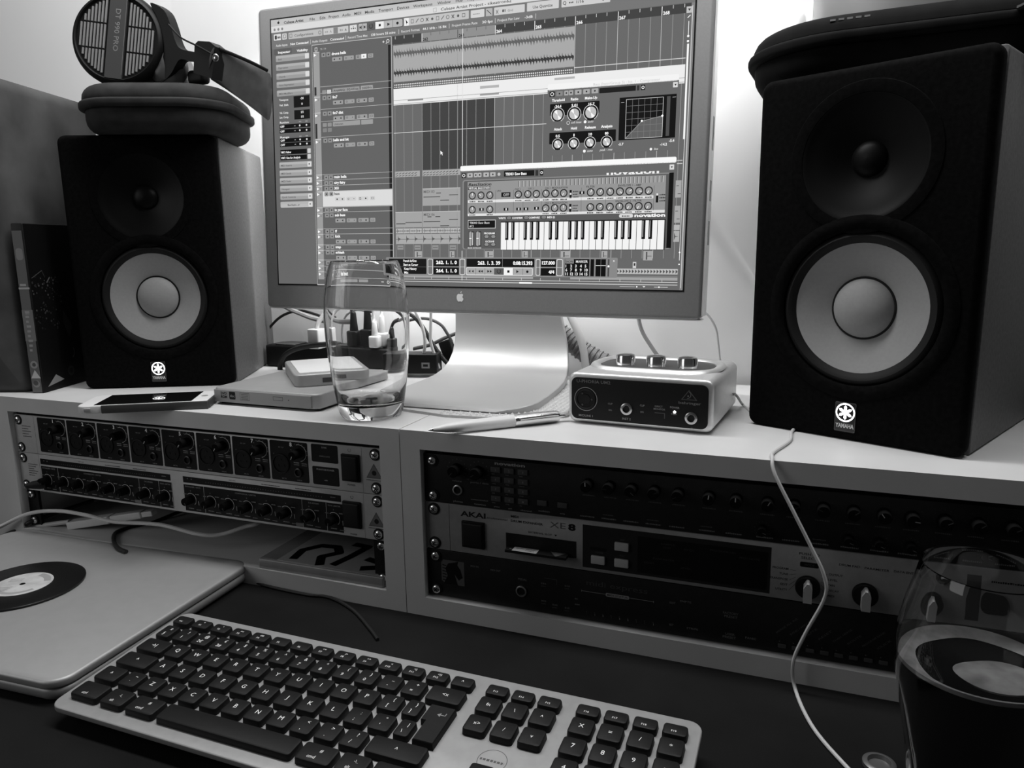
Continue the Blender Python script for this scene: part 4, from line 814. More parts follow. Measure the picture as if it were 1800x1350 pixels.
for u in (258, 266.6):
    c.r(u - .6, 248.8, u + 6, 265, .2, 9); c.rr(u, 249, u + 3.2, 264.8, 1.4, .62, 10); c.r(u + 4, 250, u + 4.6, 264, .95, 10); c.r(u + .2, 256, u + 3, 257, .95, 11)
c.t('PROGRAM', 276, 252, 1.9, .95, 10, bold=.03); c.t('OCTAVE', 277.6, 261, 1.9, .95, 10, bold=.03); c.t('MODE KEYBOARD', 256.4, 267.6, 1.4, .9, 10)
for v in (254, 262.6):
    for u in (276, 284): c.rr(u, v - 1.4, u + 6, v + 2.8, 1.9, .18, 10); c.rr(u + .5, v - 1, u + 5.5, v + 2.2, 1.6, .55, 11)
c.r(295.6, 238.4, 475.2, 269.4, .15, 9)
for k in range(25): c.r(296 + k * 7.14, 239.6, 296 + k * 7.14 + 6.6, 269, .95, 10)
for k in range(25):
    if k % 7 in (0, 1, 3, 4, 5) and k < 24: u = 296 + (k + 1) * 7.14 - 2.1; c.r(u, 239.4, u + 3.8, 258.4, .05, 11); c.r(u + .7, 239.8, u + 1.7, 256.4, .62, 12)
# transport panel
c.rr(152, 277.4, 427, 298.2, 1.2, .52, 6); c.r(156, 279, 204.6, 296.4, .04, 8)
for s_, v in (('Punch In/Out', 282.6), ('Start at Cursor', 287), ('Keep History', 291.6), ('Mix', 296)): c.t(s_, 175 if v < 290 else 176, v, 2.5, 1., 9, w=17 if v < 285 else 19 if v < 290 else 16 if v < 294 else None, bold=.03)
c.r(163, 288.1, 204.6, 288.4, .4, 9)
def tile(u0, u1, v0=279.2, v1=296.8): c.rr(u0, v0, u1, v1, 1.5, .95, 7); c.rr(u0 + .5, v0 + .5, u1 - .5, v1 - .5, 1.2, .45, 8); c.r(u0 + .5, 287.8, u1 - .5, 288.1, .9, 9)
tile(206.4, 212.8); tile(246.6, 253); tile(337, 342); tile(360.6, 367.4)
c.r(213.6, 279.2, 245.6, 287.4, .04, 8); c.r(213.6, 288.6, 245.6, 296.8, .04, 8)
c.t('262. 1. 1. 0', 217, 284.8, 3.6, 1., 9, w=26, bold=.04); c.t('264. 1. 1. 0', 217, 294.2, 3.6, 1., 9, w=26, bold=.04)
c.r(254.8, 278.8, 335.4, 287.8, .04, 8); c.r(298, 279, 298.4, 287.6, .5, 9); c.t('263. 1. 3. 39', 268.6, 285.4, 3.8, 1., 9, w=27, bold=.04); c.t('0:08:15.393', 310.6, 285.4, 3.8, 1., 9, w=22.5, bold=.04)
c.rr(254.4, 288.4, 333.6, 297, 1.4, .95, 7); c.rr(255, 289, 333, 296.4, 1.1, .66, 8)
for k in range(1, 7): u = 255 + k * 11.14; c.r(u, 289, u + .35, 296.4, .35, 10)
c.r(288.6, 289, 299.4, 296.4, .34, 9); c.r(299.8, 289, 310.6, 296.4, .95, 9); c.arc(294, 292.6, 2, .6, -230, 60, .08, 11); c.r(304, 291.4, 306.6, 294, .08, 11); c.poly([(314.6, 291), (317.6, 292.7), (314.6, 294.4)][::-1], .1, 11); c.c(327.4, 292.7, 1.4, .08, 11)
for u in (258, 262): c.poly([(u + 1.6, 291.2), (u - .6, 292.7), (u + 1.6, 294.2)][::-1], .1, 11)
for u in (270, 273): c.poly([(u + 1.8, 291.2), (u - .8, 292.7), (u + 1.8, 294.2)][::-1], .1, 11)
for u in (281, 284): c.poly([(u - .8, 291.2), (u + 1.8, 292.7), (u - .8, 294.2)][::-1], .1, 11)
c.r(342.6, 279.2, 359.8, 287.4, .04, 8); c.r(342.6, 288.6, 359.8, 296.8, .04, 8); c.t('127.000', 344, 284.8, 3.4, 1., 9, w=14.6, bold=.04); c.t('4/4', 351.6, 294.4, 3.4, 1., 9, w=6.6, bold=.04)
c.r(369.6, 279, 396.8, 297, .04, 8); c.r(370, 279.2, 379.6, 283.6, .55, 9); c.t('SHOW', 370.4, 282.8, 2.4, .1, 10, w=8.6); c.t('MARKER', 382, 282.8, 2.6, .9, 10, w=13, bold=.02)
for r_ in range(3):
    for q in range(5): c.t(str(r_ * 5 + q + 1), 370.6 + q * 5.3, 287.6 + r_ * 4.2, 2.8, .95, 10, bold=.03, w=None)
c.r(398, 279, 402, 297, .03, 8); c.r(403.6, 279, 414.6, 297, .03, 8); c.r(409, 279, 409.4, 297, .45, 9); c.r(403.6, 285.4, 414.6, 285.8, .95, 9); c.r(416.6, 279, 418.4, 297, .3, 8); c.c(417.5, 286.4, 1.1, 1, 9); c.t('x', 422, 281.6, 2.6, .95, 9)
b.build('screen', t, smooth=0)

# knitted mat under the monitor foot
pts = [(-70, 60), (-10, 46), (60, 52), (92, 84), (101, 140), (100, 210), (40, 236), (-60, 236), (-80, 120)]
b = MB(); b.prism(pts, 0, 2.6, mat('woven_mat', .5, .8, bump=1.5, nscale=220), None)
for k in range(34):
    for q in range(26):
        x_ = -66 + k * 5; y_ = 50 + q * 7 + (k % 2) * 3.5
        if x_ > 40 and x_ + .5 * 0 < 98 and y_ > 60 + (x_ - 40) * .45 and y_ < 200 or (y_ < 63 and x_ > -20 and x_ < 66 and y_ > 49): b.add([(x_ - 2.2, y_, 2.6), (x_, y_ - 2.8, 2.6), (x_ + 2.2, y_, 2.6), (x_, y_ + 2.8, 2.6), (x_, y_, 4.4)], [(0, 1, 4), (1, 2, 4), (2, 3, 4), (3, 0, 4)], MATS['woven_mat'])
lone('woven_mat', b, 'pale knitted mat lying under the foot of the monitor', 'mat', (0, 0, ZT))

# ---------------------------------------------------------------- drives, phone, pen, interface, glass
t = thing('disc_drive', 'flat silver external disc drive on the shelf, left of the drinking glass', 'disc drive', (-272, 31, ZT), math.radians(-1.2))
b = MB(); b.box(6, 6, 0, 130, 130, 2.2, M_rubber); b.build('rubber_base', t)
b = MB(); b.slab(133, 140, 15.4, 9, M_alul, 2, T(66.5, 70, 2.2)); c = Canvas(b, (0, -.02, 17.6))
b.build('drive_body', t)
b = MB(); b.slab(122, 12.4, 1.4, .6, mat('drive_tray_plastic', .25, .5), .3, T(65, 0, 9.6) @ FY, 0, 0); c = Canvas(b, (0, -1.4, 17.6))
c.t('DVD', 13, 6.4, 2.6, .08, 1, w=8, bold=.04); c.t('ROM', 13, 10, 2.6, .08, 1, w=8, bold=.04); c.rr(24, 3, 32, 11, 1, .08); c.t('disc', 25, 8.6, 2.6, .6, 2, w=6); c.frame(38, 3.4, 50, 11.2, .3, .15); 
for k in range(4): c.r(39.5, 4.8 + k * 1.6, 48.5, 5.3 + k * 1.6, .2)
c.frame(80, 4.8, 92, 8.6, .3, .08); c.c(99, 7.4, .6, .03); b.build('tray_front', t)
t = thing('portable_drive', 'small silver portable hard drive resting on the disc drive', 'hard drive', (-183, 52, ZT + 17.6), math.radians(43))
b = MB(); b.slab(78, 112, 13, 9, M_alul, 1.6, T(39, 56, 0)); b.build('drive_body', t)
b = MB(); b.slab(66, 96, .8, 4, M_white, .3, T(39, 58, 12.9)); b.build('top_plate', t)
b = MB(); b.box(28, -.4, 3.6, 50, .4, 8.4, M_dgrey); b.build('cable_port', t)

t = thing('smartphone', 'white smartphone in a grey bumper on the shelf before the left speaker', 'phone', (-366, -53, ZT), math.radians(30.4))
b = MB(); b.slab(124, 58.6, 8, 9, M_white, 1.2, T(62, 29.3, 0)); b.build('phone_body', t)
b = MB(); b.slab(92, 52, .3, .4, mat('phone_glass', .005, .04, spec=.6), .1, T(62, 29.3, 7.95)); b.build('screen', t)
b = MB(); b.slab(101, 2.2, 8.2, 1, M_dgrey, .8, T(74.5, -.6, .1)); b.slab(2.2, 54, 8.2, 1, M_dgrey, .8, T(124.4, 29.3, .1)); b.build('bumper', t)
b = MB(); b.slab(6.2, 1.2, 3.6, .6, M_alul, .4, T(11, -.5, 2.2)); b.build('side_button', t)
b = MB(); b.lathe([(3.4, 0), (3.4, .3), (2.9, .35), (2.9, .1), (.01, .1)], M_alul, T(115, 29.3, 7.95), 18); b.build('home_button', t)

t = thing('ballpoint_pen', 'white and steel ballpoint pen lying on the shelf edge before the monitor foot', 'pen', (8, -23, ZT + 5.6), math.atan2(91, 96))
PX = Matrix.Rotation(PI / 2, 4, 'Y')
b = MB(); b.lathe([(1.7, 4), (3.8, 16), (5.0, 34), (5.4, 60), (5.4, 78)], mat('pen_ivory_plastic', .66, .35), PX, 24); b.build('barrel', t)
b = MB(); b.lathe([(5.5, 78), (5.6, 96), (5.5, 118), (4.9, 121)], M_chrome, PX, 24); b.build('upper_barrel', t)
b = MB(); b.lathe([(.5, 0), (1.0, 2), (1.6, 4.2)], M_chrome, PX, 12); b.build('tip', t)
b = MB(); b.lathe([(2.5, 121), (2.5, 131), (2.0, 132)], M_chrome, PX, 16); b.build('push_button', t)
b = MB(); b.tube([(119, -4.4, 2), (112, -6.2, 2.8), (98, -6.4, 2.6), (84, -5.4, 2), (82, -5.2, 1.8)], [1.2, 1.6], M_chrome); b.build('clip', t)

t = thing('audio_interface', 'small silver audio interface with a black face, right of the monitor foot', 'audio interface', (105, 60.7, ZT), -.0775)
b = MB(); b.slab(128, 44.5, 116, 7, M_alu, 2.5, T(0, 118, 1.5) @ FY, 64, 22.2, 0, seg=6)
b.build('casing', t)
b = MB(); b.slab(120, 37.5, 1.2, 5.5, M_black, .3, T(0, 1.2 - 1.0, 1.5) @ FY, 64, 22.2, 0)
c = Canvas(b, (0, -1.05, 46)); c.t('U-PHORIA UM2', 9, 8.2, 2.7, .42, 1, w=31); c.arc(17.5, 22.8, 10.4, .5, 0, 360, .6, 1, 36); c.t('MIC/LINE 1', 11, 38.6, 1.8, .6, 1, w=13); c.t('INST 2', 51, 38.4, 1.8, .6, 1, w=7.6)
c.t('CLIP', 38, 26, 1.5, .5, 1); c.t('SIG', 38.6, 31.6, 1.5, .5, 1); c.t('CLIP', 66.5, 25.4, 1.5, .5, 1); c.t('SIG', 67, 31, 1.5, .5, 1); c.t('DIRECT', 79.5, 25, 1.4, .5, 1); c.t('MONITOR', 78.5, 27.4, 1.5, .5, 1); c.l(79.5, 30, 88, 30, .4, .4, 1); c.l(88, 30, 88, 34.6, .4, .4, 1)
c.t('POWER', 92.6, 25, 1.6, .55, 1); c.t('+48V', 93.4, 30.6, 1.6, .5, 1)
c.poly([(108, 8.4), (101.6, 17), (115, 17)][::-1], .30, 1); c.poly([(108, 9.4), (102.8, 16.4), (113.6, 16.4)][::-1], .05, 2); c.arc(106.6, 12.6, 3, .5, -90, 60, .4, 3); c.c(107.4, 13.6, .6, .45, 3)
c.t('behringer', 99.6, 20.6, 2.2, .42, 1, w=18.6); c.arc(111, 41.4, 1.2, .3, 0, 180, .4, 1)
b.build('face_plate', t)
b = MB(); b.lathe([(8.8, 0), (8.8, 1.2), (8, 1.4), (7.6, .4), (.01, .4)], M_rail, T(17.5, -1.0, 46 - 22.8) @ FY, 28); b.cyl(4.4, .5, .9, M_rubber, T(17.5, -1., 46 - 22.8) @ FY, 16)
for k in range(3): b.cyl(.9, .4, 1., M_dgrey, T(17.5 + 5.8 * math.cos(2.1 * k), -1., 46 - 22.8 + 5.8 * math.sin(2.1 * k)) @ FY, 8)
b.build('combo_socket', t)
for x_, z_ in ((55, 46 - 28.6), (110.6, 46 - 32)):
    b = MB(); b.lathe([(5.2, 0), (5.2, 1.8), (4.2, 2.2), (3.2, 2.2), (3.0, .4), (.01, .4)], mat('jack_ring_chrome', .5, .25, 1.), T(x_, -1., z_) @ FY, 24); b.cyl(2.9, .3, .6, M_rail, T(x_, -1., z_) @ FY, 16); b.build('jack_socket', t)
b = MB(); b.cyl(1.1, 0, .7, mat('power_led', 1, .4, emit=6.), T(96.5, -1.0, 46 - 28) @ FY, 12); b.build('power_light', t)
b = MB(); b.slab(106, 58, .8, 26, M_dgrey, .2, T(64, 66, 45.6)); b.build('knob_recess', t)
b = MB(); R = []
for k, (dw, z_) in enumerate(((0, 46), (1.5, 48), (4, 48.8), (7, 48), (9, 46.4))): R.append([(x_, y_, z_) for x_, y_ in MB().rr(122 - 2 * dw, 84 - 2 * dw, 34 - dw, 64, 66, 8)])
b.rings(R, M_alu, None, False, False); b.build('raised_rim', t)
for x_ in (35, 64, 93):
    b = MB(); b.lathe([(9.2, 0), (9.0, 1), (8.9, 8), (8.2, 9.4), (5, 10.2), (.01, 10.4)], M_chrome, T(x_, 60, 46.2), 32); b.build('knob', t)
for x_, y_ in ((14, 14), (114, 14), (14, 104), (114, 104)):
    b = MB(); b.cyl(4, 0, 1.6, M_rubber, T(x_, y_, 0), 12); b.build('rubber_foot', t)

gl = at(653, 720, y=33)
t = MB(); H = 141.
out_ = [(0.01, 0), (24.5, 0), (28, 1.2), (30, 5), (31.8, 14), (34.6, 32), (37.3, 55), (39, 78), (39.4, 95), (38.2, 114), (35.5, 131), (32.3, 142), (30.7, 145.4), (30.1, 146), (29.6, 145.4)]
in_ = [(31.2, 141.6), (34.3, 130.6), (37, 113.8), (38.1, 95), (37.7, 78), (36, 55), (33.3, 33), (30.2, 18), (27, 14.4), (21, 12.8), (.01, 12.6)]
t.lathe(out_ + in_, M_glass, seg=72, cap=False)
lone('drinking_glass', t, 'clear empty barrel-shaped drinking glass standing on the shelf before the monitor', 'glass', (gl.x, 33, ZT))

# ---------------------------------------------------------------- beer glass
t = MB(); bz = 153.
out_ = [(.01, 0), (26, 0), (28, 1.5), (29, 6), (33, 40), (38.5, 70), (42.4, 92), (42.2, 108), (38.6, 128), (34, 146), (32.6, 152), (32, 153), (31.4, 152)]
in_ = [(32.6, 146), (37.2, 128), (40.6, 108), (40.8, 92), (36.9, 70), (31.4, 40), (27.6, 12), (.01, 10)]
t.lathe(out_ + in_, M_glass, seg=64, cap=False)
lone('beer_glass', t, 'tulip-shaped beer glass, half empty, standing at the right edge of the desk', 'glass', (398.5, -114, ZD))
t = thing('beer', 'dark beer with a broken ring of foam inside the tulip glass', 'beer', (398.5, -114, ZD + 10.2))
b = MB(); b.lathe([(.01, 0), (27.3, 2), (31.2, 30), (36.7, 60), (40.3, 80), (40.5, 84.6), (39, 84.2), (.01, 84.2)], M_beer, seg=56, cap=False); b.build('liquid', t)
b = MB(); n = 56; vs = []; fs = []
for i in range(n):
    a_ = 2 * PI * i / n; back = .5 + .5 * math.cos(a_ - math.radians(115)); ri = 39 - 2.0 - 8.5 * back + .7 * math.sin(5 * a_)
    for r_, z_ in ((40.2, 84.6), (40.2, 87.0), ((40.2 + ri) / 2, 86.6), (ri, 84.6)): vs.append((r_ * math.cos(a_), r_ * math.sin(a_), z_))
for i in range(n):
    j = (i + 1) % n
    for q in range(4): q2 = (q + 1) % 4; fs.append((i * 4 + q, j * 4 + q, j * 4 + q2, i * 4 + q2))
b.add(vs, fs, M_foam); b.build('foam_ring', t)
b = MB(); R = []
for k in range(6):
    s_ = (1, .93, .8, .6, .3, .02)[k]; R.append([((2 + s_ * (21 + 2 * math.sin(2 * q * PI / 16 + 1) + 1 * math.sin(3 * q * PI / 16)) * math.cos(2 * PI * q / 32)) + 7, -10 + s_ * (17 + 1.4 * math.sin(2 * q * PI / 16)) * math.sin(2 * PI * q / 32), 84.3 + (0, .7, 1.1, 1.4, 1.6, 1.7)[k]) for q in range(32)])
b.rings(R, mat('thin_beer_foam', .10, .8, noise=.4, nscale=60)); b.build('foam_patch', t)

# ---------------------------------------------------------------- laptop and record
t = thing('laptop', 'closed silver laptop on the desk at the left, a round coaster on its lid', 'laptop', (-369, -119, ZD), math.radians(3.2))
b = MB(); b.slab(325, 225, 10.4, 16, M_alul, 3, T(0, 0, 1.2), chb=5, seg=8); b.build('base', t)
b = MB(); b.slab(325, 227, 6.6, 17, M_alul, 2.4, T(0, 0, 12), chb=1.2, seg=8); b.build('lid', t)
rc = at(40, 1029, z=-133)
t = thing('record_coaster', 'small black record-shaped coaster with a pale centre label lying on the laptop lid', 'coaster', (-382.4, -116.8, ZD + 18.7))
b = MB(); b.lathe([(.01, 0), (52, 0), (52.8, .8), (52.8, 2), (51.6, 2.6), (27, 2.4), (.01, 2.4)], M_vinyl, seg=96, cap=False)
cc = Canvas(b, (0, 0, 2.52), (1, 0, 0), (0, -1, 0), (0, 0, 1))
for r_ in range(12): cc.arc(0, 0, 28.5 + r_ * 1.9, .2, 0, 360, .10, 0, 72)
b.build('disc', t)
b = MB(); b.lathe([(.01, 0), (25.6, 0), (25.6, .3), (.01, .3)], M_label, T(0, 0, 2.45), 64, cap=False); cc = Canvas(b, (0, 0, 2.76), (math.cos(.5), math.sin(.5), 0), (math.sin(.5), -math.cos(.5), 0), (0, 0, 1))
cc.c(0, 0, 2.5, .02, 2, 20); cc.arc(0, 0, 20.5, 6, 10, 70, .6, 0, 24); cc.arc(0, 0, 20, 4, 190, 320, .62, 0, 24)
for k in range(4): cc.dash(-18, 6 + k * 2.6, 12 - k, 1., .5)
for k in range(3): cc.dash(-16, -12 + k * 2.6, 12, 1., .5)
b.build('paper_label', t)

# ---------------------------------------------------------------- keyboard
KY, KT = -.0101884, .0710272; Q0 = Vector((-142.792, -164.820, -129.005)); P_ = 19.05
kb0 = Vector((-190, -232, ZD))
t = thing('computer_keyboard', 'full-size silver keyboard with black keys lying on the desk before the rack cabinets', 'keyboard', tuple(kb0), KY)
def kpos(u, v, dz=0):                      # key units from the Q key centre -> keyboard-local mm
    xx, yy = u * P_, v * P_; ct, st = math.cos(KT), math.sin(KT); y2 = yy * ct - dz * st; z2 = (yy + P_) * st + dz * ct
    wpt = Vector((Q0.x + math.cos(KY) * xx - math.sin(KY) * y2, Q0.y + math.sin(KY) * xx + math.cos(KY) * y2, Q0.z + z2)) - kb0
    return RZ(-KY) @ wpt
FM = T(*kpos(0, 0)) @ Matrix.Rotation(KT, 4, 'X')     # plate frame at the Q key centre, z = key top
X0, X1, Y0, Y1 = -2.0 * P_ - 7.5, 320.14 + 3.5 * P_ + 6, -3.5 * P_ - 8.5, 2.37 * P_ + 7.5
b = MB(FM); b.slab(X1 - X0, Y1 - Y0, 4.6, 9, M_aluk, 1.0, T((X0 + X1) / 2, (Y0 + Y1) / 2, -9.4), seg=6)
cc = Canvas(b, (0, 0, -4.8), (1, 0, 0), (0, -1, 0), (0, 0, 1)); cc.arc(14.45 * P_, 1.2 * P_, 9.4, .4, 0, 360, .33, 0, 36); cc.dash(14.45 * P_ - 8, 1.2 * P_ + 1, 16, 2, .36); b.build('deck_plate', t)
b = MB(FM); b.slab(X1 - X0 - 8, Y1 - Y0 - 10, 6, 7, M_dgrey, 2, T((X0 + X1) / 2, (Y0 + Y1) / 2, -15.2)); b.build('underside', t)
for fx in (X0 + 40, X1 - 40):
    b = MB(FM); b.slab(30, 8, 7.5, 2, M_rubber, 1, T(fx, Y0 + 14, -18.2)); b.build('foot', t); b = MB(FM); b.slab(34, 12, 15, 3, M_rubber, 1, T(fx, Y1 - 22, -24.6)); b.build('foot', t)
M_key = mat('black_key_plastic', .008, .55, noise=.1, nscale=200, spec=.25)
KEYN = [0]; block = MB(FM)
def key(u, v, w=1., h=1., marks=(), rest=False, shape=None):   # u, v = key centre in units
    bb = block if rest else MB(FM)
    x_, y_ = u * P_, v * P_; ww = w * P_ - 3.0; hh = h * P_ - 3.2
    if shape is None: bb.slab(ww, hh, 5.2, 2.2, M_key, .9, T(x_, y_, -5.0), seg=3, cseg=2, chb=.2, taper=.4)
    else: bb.slab(*shape[0]); bb.slab(*shape[1])
    k = Canvas(bb, (x_, y_, .22), (1, 0, 0), (0, -1, 0), (0, 0, 1))
    for mk in marks:
        s_, du, dv, hh_ = mk[:4]; k.t(s_, du, dv, hh_, .95, 0, align='c', bold=.0, w=mk[4] if len(mk) > 4 else None)
    if not rest: bb.build('key', t); KEYN[0] += 1
def icon(kind, u, v, rest=False): pass
L1 = lambda s_: [(s_, 0, 1.4, 3.7)]
for i, s_ in enumerate('QWERTYUIOP'): key(i, 0, marks=L1(s_))
for i, s_ in enumerate('ASDFGHJKL'): key(i + .25, -1, marks=L1(s_))
for i, s_ in enumerate('ZXCVBNM'): key(i + .75, -2, marks=L1(s_))
two = lambda a_, b_: [(a_, 1.6, -1.6, 3.0), (b_, -.6, 4.6, 3.0)]
for i, (a_, b_) in enumerate((('\u00b1', '\u00a7'), ('!', '1'), ('@', '2\u20ac'), ('\u00a3', '3#'), ('$', '4'), ('%', '5'), ('^', '6'), ('&', '7'), ('*', '8'), ('(', '9'), (')', '0'), ('_', '-'), ('+', '='))): key(i - 1.6 if i else -1.55, 1, 1. if i else .88, marks=two(a_, b_))
key(11.7, 1, 1.56, marks=[('<x', 0, 1.4, 3.2)])
key(-1.25, 0, 1.5, marks=[('\u2192|', 0, 1.4, 3.4)]); key(10, 0, marks=two('{', '[')); key(10.92, 0, .82, marks=two('}', ']'))
key(-1.125, -1, 1.75, marks=[('\u21ea', 0, 1.4, 3.4)] if False else [('^', 0, 1.4, 3.6)]); key(9.25, -1, marks=two(':', ';')); key(10.25, -1, marks=two('"', "'")); key(11.14, -1, .76, marks=two('|', '\\'))
# L-shaped return key
bb = MB(FM)
xr = 12.5 * P_ - 1.5; pl = [(11.34 * P_ + 1.5, -.5 * P_ + 1.6), (11.34 * P_ + 1.5, .5 * P_ - 1.6), (xr, .5 * P_ - 1.6), (xr, -1.5 * P_ + 1.6), (11.54 * P_ + 1.5, -1.5 * P_ + 1.6), (11.54 * P_ + 1.5, -.5 * P_ + 1.6)][::-1]
def inset(pl, d): 
    cx_ = 12.05 * P_; cy_ = -.5 * P_; return [(cx_ + (x_ - cx_) * (1 - d / 10), cy_ + (y_ - cy_) * (1 - d / 18)) for x_, y_ in pl]
bb.rings([[(x_, y_, -5) for x_, y_ in pl], [(x_, y_, -.5) for x_, y_ in inset(pl, .3)], [(x_, y_, .2) for x_, y_ in inset(pl, .9)]], M_key)
k = Canvas(bb, (12.05 * P_, 0, .22), (1, 0, 0), (0, -1, 0), (0, 0, 1)); k.poly([(-3, 1), (-.4, -.8), (-.4, 2.8)][::-1], .55); k.l(-.4, 1, 3, 1, .6, .55); k.l(3, 1, 3, -1.4, .6, .55); bb.build('key', t)
key(-1.375, -2, 1.25, marks=[('\u2191', 0, 1.4, 3.2)] if False else [('^', 0, 1.6, 3.4)]); key(-.25, -2, marks=two('~', '`')); key(7.75, -2, marks=two('<', ',')); key(8.75, -2, marks=two('>', '.')); key(9.75, -2, marks=two('?', '/')); key(11.38, -2, 2.24, marks=[('^', 0, 1.6, 3.4)])
key(-1.25, -3, 1.5, marks=[('ctrl', -1.5, 5.0, 2.4)]); key(.125, -3, 1.25, marks=[('alt', -1.5, 4.8, 2.4), ('-\\_', 1.5, -1, 2)]); key(1.5, -3, 1.5, marks=[('cmd', -2, 4.8, 2.5), ('#', 2, -1, 2.6)])
key(5.25, -3, 6.0); key(9.0, -3, 1.5, marks=[('cmd', -2, 4.8, 2.5), ('#', 2, -1, 2.6)]); key(10.375, -3, 1.25, marks=[('alt', -1.5, 4.8, 2.4), ('-\\_', 1.5, -1, 2)]); key(11.75, -3, 1.5, marks=[('ctrl', -1.5, 4.8, 2.5)])
fn = ['esc'] + ['F%d' % i for i in range(1, 13)] + ['\u25b2']
for i, s_ in enumerate(fn):
    mk = [(s_, -.8, 2.6, 1.9)] if i < 13 else [('^', 0, 1.5, 3)]
    if i in (1, 2, 3, 4, 7, 8, 9, 10, 11, 12): mk.append((('', '*', '*', 'oo', '##', '', '', '<<', '|>', '>>', '<', '<)', '<))')[i], 1, -.8, 2.0))
    key(-1.55 + i * 1.04, 1.88, 1.03, .74, marks=mk)
nx = 14.26
for i, s_ in enumerate(('F13', 'F14', 'F15')): key(nx - .87 + i, 1.83, 1., .74, marks=[(s_, -.6, 2.6, 1.7)])
for i, s_ in enumerate(('fn', '\\', '^')): key(nx - .87 + i, 1, marks=[(s_, 0, 1.4, 3.)])
for i, s_ in enumerate(('x>', '/', 'v')): key(nx - .87 + i, 0, marks=[(s_, 0, 1.4, 3.)])
key(nx + .13, -2.08, marks=[('^', 0, 1.6, 3.4)]); key(nx - .87, -3.06, marks=[('<', 0, 1.4, 3.2)]); key(nx + .13, -3.06, rest=True); key(nx + 1.13, -3.06, rest=True)
pu = 320.14 / P_
for i, s_ in enumerate(('F16', 'F17', 'F18', 'F19')): key(pu + i, 1.83, 1., .74, marks=[(s_, -.6, 2.6, 1.7)])
for i, s_ in enumerate(('\u2327', '=', '/', '*')): key(pu + i, 1, marks=[(s_ if i else 'X', 0, 1.4, 3.4)])
for i, s_ in enumerate(('7', '8', '9', '-')): key(pu + i, 0, marks=L1(s_))
for i, s_ in enumerate(('4', '5', '6', '+')): key(pu + i, -1, marks=L1(s_))
key(pu, -2, marks=L1('1')); key(pu + 1, -2, marks=L1('2'), rest=True); key(pu + 2, -2, marks=L1('3'), rest=True); key(pu + 3, -2.5, 1, 2, rest=True); key(pu + .5, -3, 2, rest=True); key(pu + 2, -3, rest=True)
tag(block.build('numeric_keys', t), kind='stuff')

# ---------------------------------------------------------------- cables and clutter
def cable(name, label, pts, r, m, group=None, cat='cable', seg=8):
    b = MB(); b.tube([tuple(p) for p in pts], r, m, seg=seg); return lone(name, b, label, cat, (0, 0, 0), group)
W1 = mat('white_cable_sheath', .55, .5); B1 = mat('black_cable_sheath', .012, .5); G1 = mat('grey_cable_sheath', .30, .5)
cable('white_cable', 'thin white cable hanging over the rack front from under the right speaker to the desk',
      [(330, 200, ZT + 1.4), (305, 120, ZT + 1.4), at(1393, 757, z=ZT + 1.4), at(1388, 775, z=ZT + 1.4), at(1360, 795, z=ZT + 1.4), (281.5, -7, ZT + 1.6), at(1362, 833, y=-14), at(1395, 900, y=-18), at(1425, 960, y=-20), at(1448, 1010, y=-22), at(1450, 1050, y=-22), at(1415, 1115, y=-20), at(1394, 1165, y=-20), at(1399, 1215, z=ZD + 2.4), at(1430, 1280, z=ZD + 1.5), at(1490, 1350, z=ZD + 1.5), at(1560, 1420, z=ZD + 1.5)], 1.35, W1)
zc = ZD + 20.3
cable('white_cable', 'white cable waving across the back of the laptop and up under the compressor',
      [at(-40, 945, y=-30), at(0, 926, y=-18), at(50, 903, y=-10), at(100, 898, y=-8), at(150, 905, y=-6), at(200, 917, y=-4), at(280, 922, y=0), at(345, 938, y=6), at(385, 940, y=16), at(430, 926, y=30), at(462, 914, y=44), (-250, 120, -100)], 2.1, W1)
cable('white_cable', 'white cable running from the left edge into the white adapter in the rack bay',
      [at(-40, 948, y=-10), at(0, 938, y=-6), at(60, 926, y=2), at(122, 917, y=10)], 2.6, W1)
a0, a1 = at(124, 922, y=12), at(273, 900, y=34)
t = thing('cable_adapter', 'white rectangular cable adapter lying in the open bay of the left rack cabinet', 'adapter', tuple(a0), math.atan2(a1.y - a0.y, a1.x - a0.x))
L_ = (Vector(a1) - Vector(a0)).length; dz = (a1.z - a0.z); Mx = Matrix.Rotation(-math.asin(dz / L_), 4, 'Y')
b = MB(Mx); b.slab(L_ * .5, 14, 9, 2, M_white, 1.2, T(L_ * .25, 0, -4.5)); b.build('adapter_body', t)
b = MB(Mx); b.slab(L_ * .36, 12, 8, 2, M_white, 1.2, T(L_ * .5 + L_ * .18 + .8, 0, -4)); b.build('adapter_sleeve', t)
b = MB(Mx); b.slab(L_ * .12, 10, 6, 1, M_white, .6, T(L_ * .93, 0, -3)); b.build('adapter_plug', t)
cable('black_cable', 'black cable entering from the left beside the lowest rack screw', [at(-40, 965, y=-14), at(0, 945, y=-11), at(40, 926, y=-4), at(62, 914, y=1), (-500, 60, -120)], 2.4, B1)
cable('black_cable', 'black cable curling out of the rack bay to behind the laptop', [(-380, 120, -126), at(262, 921, y=50), at(225, 928, y=30), at(203, 937, z=-132), at(200, 950, z=-132), at(207, 963, z=-132), at(222, 970, z=-132)], 2.2, B1)
cable('black_cable', 'thin black cable lying on the desk between the laptop corner and the keyboard', [at(425, 1015, z=ZD + 1.6), at(470, 1030, z=ZD + 1.6), at(540, 1045, z=ZD + 1.6), at(580, 1050, z=ZD + 1.6), at(620, 1072, z=ZD + 1.6), at(650, 1105, z=ZD + 1.6), at(664, 1124, z=ZD + 1.6)], 1.5, B1)
